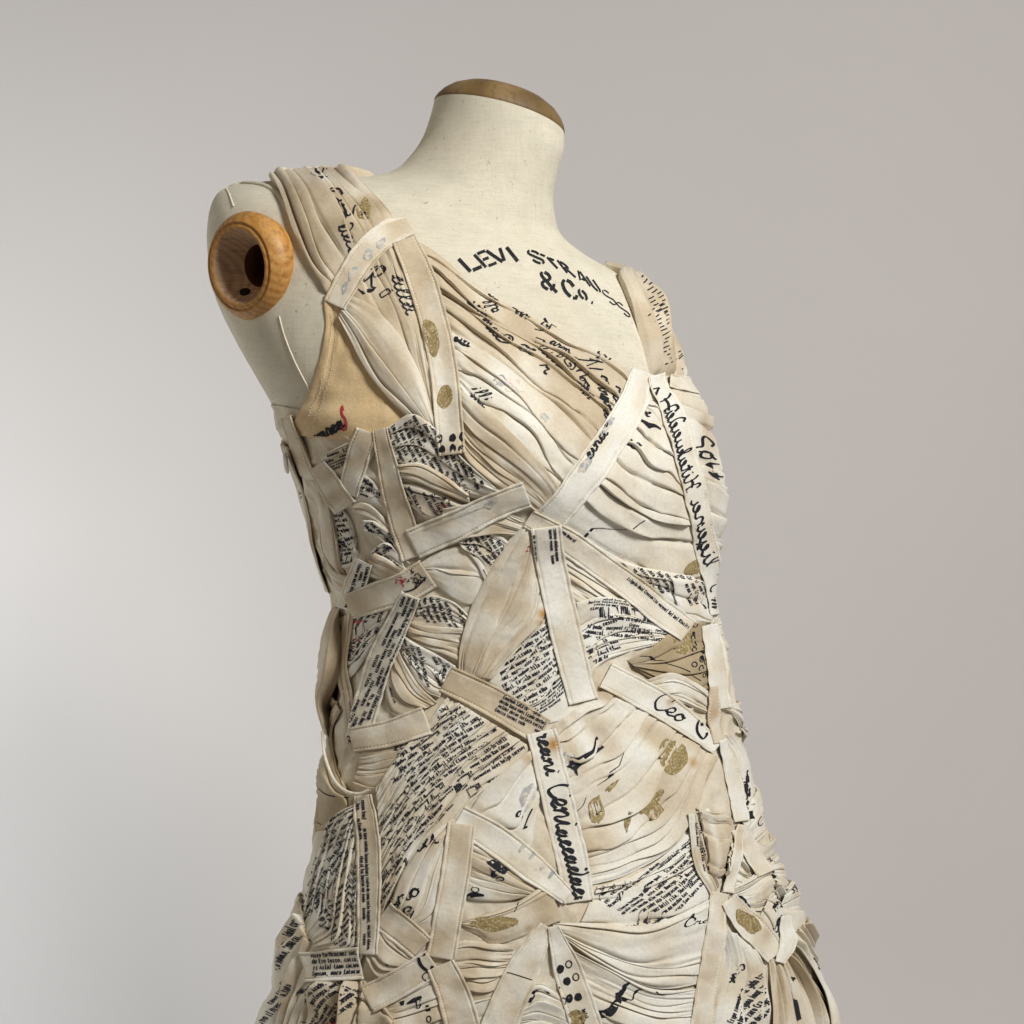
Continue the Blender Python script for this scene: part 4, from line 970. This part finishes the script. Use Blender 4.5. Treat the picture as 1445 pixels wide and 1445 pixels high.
P_("printed_scrap", [(570,890),(590,905),(618,922),(644,940)], [(568,912),(586,950),(606,976),(622,984)], n=3, amp=2.4, tint=.08, seed=45, lift=1.0, prints=block(600,930,80,90,90,45,5.5,8.0))
P_("leaf_flap", [(562,900),(574,930),(594,966),(618,992)], [(548,950),(550,985),(562,1010),(592,1008)], n=4, amp=2.6, tint=.30, seed=46, lift=1.2, puff=1.5, prints=block(552,995,75,40,20,46))
P_("printed_scrap", [(500,866),(520,860),(542,852),(556,850)], [(498,960),(508,950),(520,930),(534,905)], n=4, amp=2.6, tint=.12, seed=47, lift=1.0, prints=block(528,890,105,80,50,47,5.2,8)+scribble(512,930,16,26,11)+scribble(508,880,10,22,12,M_RED)+scribble(510,900,6,10,13,M_RED)+line([(500,916),(512,920),(516,908)],2.2,M_TEXT))
P_("gathered_scrap", [(520,1060),(548,1052),(580,1046),(600,1036)], [(506,1112),(526,1122),(546,1118),(560,1096)], n=5, amp=3.0, tint=.36, seed=48, lift=1.2, prints=block(580,1062,60,40,30,48), flip=True)
P_("gathered_scrap", [(486,870),(484,940),(492,1000),(500,1060)], [(508,860),(502,940),(506,1000),(514,1062)], n=3, amp=2.6, tint=.5, seed=49, lift=.8, prints=scribble(500,1040,12,16,14))
# back edge pieces that show past the side seam
P_("printed_scrap", [(392,606),(408,690),(432,760),(452,820)], [(420,630),(440,700),(456,770),(474,834)], n=3, amp=2.6, tint=.30, seed=50, lift=1.2, prints=block(418,650,72,90,30,50,5)+block(440,740,66,90,30,51,5)+line([(438,640),(434,660),(428,676)],2)+line([(436,650),(440,668)],1.6))
# ---- belt loop standing off the side, with the khaki drape below
P_("side_drape", [(470,958),(446,996),(444,1030),(438,1090),(430,1150),(424,1180)], [(490,1004),(478,1030),(482,1078),(500,1118),(520,1126),(524,1160)], n=3, amp=3.0, tint=.62, seed=52, lift=2.0, puff=5, over=.4, wrinkle=1.2,
   prints=line([(462,1108),(480,1122),(506,1126)],1.5)+line([(444,1140),(456,1158),(470,1164)],1.2), label="drooping khaki fold below the belt loop")
P_("belt_loop", [(478,856),(480,890),(474,935),(450,985),(445,1005)], [(488,856),(494,896),(494,940),(482,990),(476,1040)], flat=True, tint=.45, seed=53, lift=1.5, wrinkle=.8, extra_h=lambda W_, S_: 12*np.sin(np.pi*np.clip(S_, 0, 1))**.8, label="loose cream belt loop standing off the side")
cord("loop_hem", [(476,1036),(479,1070),(490,1102),(505,1118),(522,1122),(536,1116)], .0013, .0125, CORD, DRESS)
# ---- centre bodice below the V
P_("gathered_swag", [(896,556),(912,566),(928,585),(938,610)], [(765,742),(830,782),(905,818),(992,828)], n=7, amp=4.4, tint=.14, seed=60, lift=1.6, puff=2.0, step=3.2, wrinkle=.6,
   prints=brush([(892,598),(904,606),(922,612)],[3,9,4])+script("so", [(868,628),(880,636),(888,640)], 8, 1.8)+line([(816,757),(850,752),(880,742),(900,730)],1.3)+dot(968,806,16,16,0,M_GOLD,.05,5)+script("oc", [(892,588),(906,594)], 7, 2), stains=[(968,800,26,.1)])
P_("gathered_swag", [(930,540),(962,548),(1004,566),(1034,600),(1048,640)], [(994,806),(1004,822),(1018,826),(1030,812)], n=8, amp=4.4, tint=.16, seed=61, lift=1.6, puff=1.5, step=3.2,
   prints=script("SoL", [(952,628),(968,640),(985,655),(1000,672)], 18, 2.6)+brush([(955,632),(966,642)],[5,8])+brush([(984,660),(992,668),(1000,676)],[2,6,2])+brush([(1008,765),(1012,790)],[12,6])+typed(1000,560,60,50,40,5,8,62), stains=[(1000,612,22,.28)], flip=True)
P_("knot_scrap", [(1004,770),(1012,780),(1016,800),(1012,830)], [(1024,770),(1030,790),(1030,810),(1024,836)], n=2, amp=3.0, tint=.1, seed=63, lift=2, prints=brush([(1006,768),(1013,785),(1012,805)],[8,14,6]))
# ---- waist: leaf left of centre tape, printed text, knot
P_("printed_scrap", [(782,860),(745,880),(716,920),(690,962)], [(820,905),(822,960),(800,1010),(770,1022)], n=4, amp=2.6, tint=.06, seed=64, lift=1.0, prints=block(745,920,-32,110,100,64,5.6,8.2)+block(780,980,-30,80,60,65,5.6,8.2))
P_("leaf_flap", [(738,732),(700,782),(668,846),(652,905),(648,952)], [(760,742),(776,800),(768,866),(730,912),(692,958)], n=5, amp=3.4, tint=.24, seed=66, lift=2.0, puff=4.5, step=3.2, wrinkle=.7, stains=[(761,864,9,1.0),(757,875,7,.7)], prints=scribble(738,770,6,8,15,M_TEXT)+scribble(742,768,5,5,16,M_RED), label="long cream leaf with a rust spot")
P_("gathered_scrap", [(788,770),(830,800),(870,830),(900,860)], [(806,850),(826,860),(850,872),(880,880)], n=4, amp=3.2, tint=.26, seed=67, lift=1.2, puff=1, prints=scribble(851,822,5,6,17,M_RED))
P_("printed_scrap", [(808,850),(838,842),(880,850),(930,880)], [(822,960),(845,935),(880,920),(940,905)], n=5, amp=2.8, tint=.06, seed=68, lift=1.4, prints=block(880,870,8,110,70,68,5.5,8.0)+block(840,920,-20,60,70,69,5.5,8.0)+typed(900,900,12,60,30,5,8,70))
P_("printed_scrap", [(872,790),(900,798),(935,805),(965,812)], [(900,838),(930,850),(955,862),(985,872)], n=2, amp=2.4, tint=.06, seed=71, lift=1.0, prints=block(915,818,60,60,90,71,5.5,8.0))
P_("printed_scrap", [(930,812),(950,815),(975,818),(990,830)], [(950,870),(965,878),(980,880),(995,880)], n=2, amp=2.4, tint=.08, seed=72, lift=1.4, prints=block(972,838,65,40,40,72,5.4,8.4))
P_("tan_fold", [(880,932),(915,912),(950,884),(984,880)], [(892,945),(930,968),(968,985),(1002,975)], n=3, amp=2.2, tint=.78, seed=73, lift=2.0, puff=2.5, tint_var=.1, over=.5,
   prints=sum([ring(x, y, rx, ry, 10, 1.5) for x, y, rx, ry in ((971,885,2.6,4),(970,911,2.8,4),(969,921,2.8,4),(980,932,3,5),(969,940,3.5,4),(986,937,2.4,4),(978,947,3,5),(984,955,2.6,4))], [])+sum([brush([(x, y-3), (x+1, y+3)], [3, 4]) for x, y in ((970,903),(983,921),(980,931))], [])+line([(892,925),(912,932),(935,938),(960,950),(978,965)],1.2,M_INK)+dot(955,910,14,18,0,M_GOLD,.1,8),
   label="khaki folded scrap with black ring print at the waist")
P_("gathered_scrap", [(905,960),(935,950),(965,962),(988,975)], [(930,985),(955,992),(978,1002),(1000,1010)], n=3, amp=2.4, tint=.2, seed=74, lift=1.2)
# ---- hip swag in the centre
P_("gathered_swag", [(776,1028),(800,1006),(826,986),(856,968)], [(826,1250),(884,1232),(950,1185),(1004,1072)], n=8, amp=4.8, tint=.26, seed=75, lift=1.8, puff=3.5, step=3.2, wrinkle=.7, tint_var=.28,
   prints=brush([(803,1090),(820,1072),(846,1054)],[20,12,4])+dot(941,1070,18,24,8,M_GOLD,.06,9)+dot(915,1140,14,19,35,M_GOLD,.3,10)+dot(838,1152,7,17,15,M_GOLD,.2,11)+dot(862,1120,5,14,20,M_GOLD,.3,12)+dot(878,1160,4,16,10,M_GOLD,.3,13)
   +line([(874,1060),(870,1085),(862,1092),(838,1110)],1.4)+line([(824,1132),(822,1150),(812,1162)],1.4)+dot(800,1075,4,9,40,M_FADE,.2,14), stains=[(966,1078,9,.7),(853,1200,40,.12)])
P_("printed_scrap", [(838,1252),(890,1236),(950,1190),(992,1140)], [(812,1306),(870,1316),(930,1312),(1000,1296)], n=3, amp=3.2, tint=.10, seed=76, lift=1.2, puff=2, over=.6, prints=block(900,1258,-42,110,110,76,5.8,8.6)+block(960,1220,-40,80,90,77,5.8,8.6)+block(900,1290,-40,80,50,78,5.8,8.6))
P_("gathered_scrap", [(958,1150),(962,1180),(972,1230),(996,1268)], [(976,1150),(986,1180),(1000,1215),(1014,1240)], n=3, amp=4.4, tint=.24, seed=79, lift=2.0, puff=2.5, flip=True, prints=block(968,1200,85,70,20,79,5.4))
P_("gathered_scrap", [(968,1142),(990,1148),(1018,1150),(1032,1166)], [(986,1232),(1000,1240),(1012,1236),(1022,1222)], n=4, amp=4.4, tint=.34, seed=80, lift=2.2, puff=3.5, prints=brush([(1012,1220),(1016,1232),(1008,1240)],[3,8,5]), flip=True)
P_("leaf_flap", [(776,1302),(840,1302),(910,1304),(996,1270)], [(784,1316),(836,1356),(918,1392),(986,1386)], n=3, amp=2.8, tint=.06, seed=81, lift=2.4, puff=5, over=.5, wrinkle=.8, prints=script("Gra", [(952,1310),(975,1312),(992,1316)], 9, 1.6) if 'G' in CU else script("Cra", [(952,1312),(975,1314),(992,1318)], 9, 1.6), stains=[(940,1350,45,.10)], label="smooth white swag across the hip")
P_("gathered_swag", [(800,1338),(850,1364),(915,1394),(985,1394)], [(826,1470),(880,1478),(930,1486),(975,1486)], n=6, amp=3.8, tint=.10, seed=82, lift=1.2, puff=1.5, prints=brush([(832,1438),(856,1424),(872,1400),(880,1384)],[4,12,9,3])+line([(872,1410),(886,1412),(890,1400),(906,1388)],2)+line([(912,1394),(925,1402),(950,1392)],2)+line([(960,1382),(974,1388)],1.4))
# ---- hip swags on the near side
P_("gathered_swag", [(634,984),(604,1022),(568,1070),(540,1112)], [(756,1062),(716,1092),(664,1138),(600,1230),(536,1352)], n=12, amp=4.2, tint=.20, seed=85, lift=1.4, puff=3, step=3.2,
   prints=block(680,1010,-28,120,60,85,5.6,8.2)+block(640,1070,-34,150,90,86,5.6,8.2)+block(590,1150,-45,120,60,87,5.6,8.2)+block(700,1080,-25,100,60,88,5.6,8.2)+block(570,1250,-50,80,60,89,5.6,8.2))
P_("leaf_flap", [(752,1056),(712,1086),(680,1120),(664,1146)], [(764,1110),(752,1160),(744,1196),(706,1176)], n=2, amp=2.4, tint=.10, seed=90, lift=2.2, puff=3, over=.5, stains=[(740,1072,9,.55)], prints=brush([(756,1150),(748,1180)],[12,18])+script("o", [(728,1160),(738,1154)], 7, 1.8)+dot(742,1130,10,14,20,M_FADE,.2,16))
P_("gathered_scrap", [(640,1156),(606,1184),(574,1232),(556,1286)], [(648,1166),(640,1230),(630,1290),(600,1310)], n=6, amp=3.6, tint=.16, seed=91, lift=1.8, puff=2.5, prints=script("llia", [(572,1226),(596,1204),(626,1190)], 15, 2.4)+script("oro", [(566,1290),(584,1270),(600,1262)], 11, 1.9)+script("@", [(578,1302),(592,1296)], 12, 2))
P_("printed_scrap", [(524,1128),(480,1160),(452,1220),(436,1276),(432,1310)], [(524,1140),(522,1200),(520,1270),(516,1352),(470,1352)], n=8, amp=3.8, tint=.14, seed=92, lift=1.6, puff=2.5, prints=block(490,1165,-28,80,50,92,5.4,7.9)+block(458,1240,-52,120,50,93,5.4,7.9)+block(496,1270,-32,90,120,94,5.4,7.9)+scribble(458,1270,14,18,18)+scribble(470,1266,4,6,19,M_RED))
# ---- between the hip tapes
P_("gathered_scrap", [(660,1186),(694,1204),(740,1240),(782,1266)], [(650,1262),(672,1270),(710,1272),(756,1262)], n=5, amp=3.6, tint=.26, seed=95, lift=1.4, puff=1.5, prints=brush([(694,1212),(698,1226),(693,1238)],[18,16,4])+dot(711,1226,8,4.5,-20,M_INK,.15,17)+ring(704,1239,5,3,0,1.8)+ring(672,1254,5,4,0,1.4)+brush([(656,1270),(668,1262),(684,1262)],[5,8,3]), flip=True)
P_("leaf_flap", [(648,1300),(684,1290),(726,1274),(768,1246)], [(652,1306),(676,1318),(704,1330),(790,1296)], n=2, amp=2.6, tint=.40, seed=96, lift=2.2, puff=3.5, over=.4, prints=line([(731,1264),(729,1276),(724,1286)],1.4)+dot(700,1312,36,20,5,M_GOLD,.25,18), stains=[(744,1309,7,.6)])
P_("gathered_scrap", [(640,1330),(664,1326),(690,1330),(724,1332)], [(650,1420),(668,1424),(690,1420),(706,1408)], n=6, amp=4.0, tint=.30, seed=97, lift=1.2, puff=1.5, prints=brush([(646,1312),(649,1322)],[5,3]))
P_("gathered_scrap", [(650,1412),(668,1410),(690,1405),(708,1400)], [(660,1480),(680,1484),(700,1482),(712,1480)], n=4, amp=3.4, tint=.28, seed=98, lift=1.2)
P_("printed_scrap", [(740,1400),(756,1386),(774,1392),(800,1412)], [(720,1480),(750,1484),(785,1486),(815,1490)], n=5, amp=3.6, tint=.12, seed=99, lift=1.2, prints=brush([(742,1408),(752,1394),(760,1384)],[12,6,3])+brush([(768,1388),(772,1398)],[8,3]), flip=True)
P_("gathered_scrap", [(530,1290),(545,1300),(580,1344),(596,1352)], [(524,1352),(532,1372),(546,1382),(580,1368)], n=4, amp=3.4, tint=.40, seed=100, lift=1.2, prints=brush([(536,1326),(540,1334)],[2,5])+line([(545,1350),(552,1362)],1.5)+script("e", [(520,1374),(530,1370)], 9, 2))
P_("gathered_scrap", [(548,1412),(570,1404),(598,1388),(628,1370)], [(566,1490),(590,1490),(620,1490),(646,1490)], n=6, amp=3.8, tint=.30, seed=101, lift=1.2, prints=brush([(578,1420),(590,1412),(598,1408)],[3,9,5])+ring(594,1416,3,5,0,2)+ring(609,1434,3,4,0,1.6)+brush([(570,1412),(572,1422)],[8,4])+brush([(606,1416),(608,1424)],[4,7]))
# ---- skirt flare, near side
P_("skirt_gather", [(436,1262),(396,1326),(364,1390),(338,1470),(328,1540)], [(446,1330),(428,1380),(412,1430),(396,1490),(392,1540)], n=4, amp=11.4, tint=.30, seed=105, lift=2.5, puff=4, flip=True, prints=block(398,1376,-62,160,30,105,5.5,8.0)+block(390,1420,-60,110,40,106,5.5,8.0)+block(366,1440,-62,100,22,107,5.5,8.0))
P_("skirt_gather", [(446,1380),(430,1400),(416,1440),(400,1500)], [(520,1384),(524,1420),(520,1460),(516,1500)], n=5, amp=9.9, tint=.34, seed=106, lift=2.0, puff=2, prints=block(462,1400,-40,50,40,108,5.4)+block(484,1420,-48,90,40,109,5.4,8)+block(408,1428,-70,40,30,110,5)+line([(476,1444),(490,1420),(506,1400)],2)+brush([(474,1440),(482,1446)],[3,6],M_RED), flip=True)
P_("gathered_scrap", [(520,1392),(534,1398),(546,1412),(560,1430)], [(512,1490),(530,1490),(548,1490),(566,1490)], n=3, amp=3.6, tint=.42, seed=108, lift=1.5, flip=True)
# ---- far hip: small ruffled scraps out to the edge
far = [
 ([(1000,880),(1010,872),(1022,880),(1030,896)], [(1004,920),(1014,925),(1026,920),(1034,915)], 3, 5, 110),
 ([(1018,868),(1032,890),(1038,930),(1036,965)], [(1034,866),(1046,900),(1052,940),(1050,975)], 3, 6, 111),
 ([(1016,930),(1030,945),(1038,980),(1034,1010)], [(1036,930),(1052,950),(1062,985),(1062,1020)], 4, 5, 112),
 ([(1012,1000),(1026,1010),(1040,1036),(1050,1060)], [(1038,990),(1056,1012),(1070,1040),(1076,1064)], 4, 5, 113),
 ([(1006,1040),(1018,1070),(1026,1110),(1034,1150)], [(1022,1036),(1048,1070),(1056,1110),(1046,1160)], 4, 3, 114),
 ([(1030,1030),(1052,1060),(1066,1090),(1062,1116)], [(1060,1030),(1080,1060),(1090,1090),(1092,1120)], 4, 5, 115),
 ([(1036,1160),(1052,1130),(1068,1100),(1082,1086)], [(1060,1190),(1080,1170),(1092,1140),(1096,1110)], 4, 4, 116),
 ([(1060,1200),(1080,1180),(1088,1140),(1090,1090)], [(1090,1250),(1112,1220),(1118,1180),(1112,1120)], 5, 6, 117),
 ([(1018,1190),(1034,1196),(1046,1220),(1052,1236)], [(1008,1236),(1022,1250),(1040,1254),(1054,1244)], 4, 5, 118),
 ([(1010,1262),(1040,1246),(1066,1228),(1080,1230)], [(1040,1280),(1064,1290),(1082,1282),(1092,1266)], 4, 4, 119),
 ([(1074,1224),(1090,1222),(1104,1232),(1114,1244)], [(1082,1262),(1092,1272),(1106,1276),(1120,1270)], 4, 6, 120),
 ([(1088,1260),(1104,1250),(1120,1256),(1130,1272)], [(1092,1330),(1108,1336),(1124,1330),(1140,1320)], 4, 4, 121),
 ([(1070,1270),(1082,1276),(1090,1290),(1092,1320)], [(1062,1300),(1072,1316),(1082,1330),(1092,1340)], 3, 3, 122)]
fp = (script("So", [(1044,1118),(1054,1100)], 9, 2)+script("Ro", [(1046,1130),(1058,1122)], 9, 2.2)+brush([(1040,1142),(1050,1134)],[3,7])+scribble(1056,1060,14,10,20,M_INK,2)+ring(1060,1066,5,6,0,2.4)
   +script("@", [(1046,1164),(1056,1152)], 16, 2.6)+ring(1068,1140,4,9,10,2)+ring(1074,1152,3,10,5,2)+ring(1066,1160,4,7,20,2)+brush([(1056,1196),(1072,1188),(1082,1170)],[6,9,5])+script("no", [(1080,1290),(1092,1280)], 9, 2.4)+script("o", [(1084,1308),(1092,1304)], 8, 2.4)+ring(1084,1312,3,5,0,2.2)
   +line([(1024,1264),(1040,1268),(1050,1284),(1066,1286)],2.4)+script("rin", [(1098,1266),(1110,1262),(1120,1262)], 8, 2)+brush([(1014,1066),(1018,1080)],[9,4])+line([(1004,1064),(1020,1062)],2)+line([(1098,1218),(1108,1226),(1116,1240)],2.6)+script("oc", [(1062,1234),(1074,1228)], 7, 2))
fp2 = [dashes(1050,1000,40,60,120,81,7), scribble(1070,1120,30,30,82,M_INK,1.6)+dashes(1110,1220,60,60,60,83,7), dashes(1040,960,70,50,90,84,7)+script('mora', [(1046,1120),(1060,1090),(1076,1070)], 9, 1.9), []]
for a, b, n, am, sd in far:
    P_("ruffled_scrap", a, b, n=n, amp=am*1.15, tint=.10+.02*(sd % 7), seed=sd, lift=1.5, puff=1.2, prints=fp+fp2[sd % 4], flip=bool(sd % 2), step=3.0)
# ---- right skirt
P_("skirt_gather", [(1010,1310),(1020,1360),(1004,1420),(988,1480)], [(1058,1330),(1070,1370),(1076,1420),(1080,1490)], n=4, amp=9.5, tint=.12, seed=130, lift=1.5, puff=2.5, prints=block(1052,1420,-62,130,40,130,5.5,8.0)+script("Sre", [(1030,1352),(1026,1370),(1020,1384)], 8, 1.8))
P_("skirt_gather", [(1076,1346),(1078,1390),(1080,1440),(1080,1500)], [(1104,1340),(1140,1390),(1164,1440),(1180,1500)], n=6, amp=11.4, tint=.34, seed=131, lift=2.0, puff=3, flip=True, prints=brush([(1102,1380),(1108,1384)],[3,6])+brush([(1104,1400),(1108,1420),(1112,1440)],[2,6,4]))
P_("skirt_gather", [(1098,1326),(1120,1350),(1144,1400),(1160,1500)], [(1128,1300),(1160,1350),(1190,1410),(1206,1500)], n=4, amp=9.5, tint=.18, seed=132, lift=3.0, puff=3, flip=True, prints=script("See", [(1126,1356),(1136,1380),(1148,1410)], 14, 2.6)+line([(1136,1360),(1146,1384),(1148,1400),(1152,1420)],2.4)+block(1160,1366,62,120,20,132,6,9))
for a, k in TAPES: tape(*a, **k)
# small white button at the side opening
def button():
    B, N = body(np.array([427.0]), np.array([646.0])); p = B[0]+N[0]*.013; n = N[0]+np.array([-1.6, .25, 0]); n /= np.linalg.norm(n)
    m = flat_material("shell_button", (.78, .76, .70), .3, .05)
    lathe("button", [(.0001, .0018), (.003, .0018), (.0036, .0028), (.0072, .0026), (.0086, .0014), (.0086, 0), (.0001, 0)], p, n, m, DRESS, 32)
button()
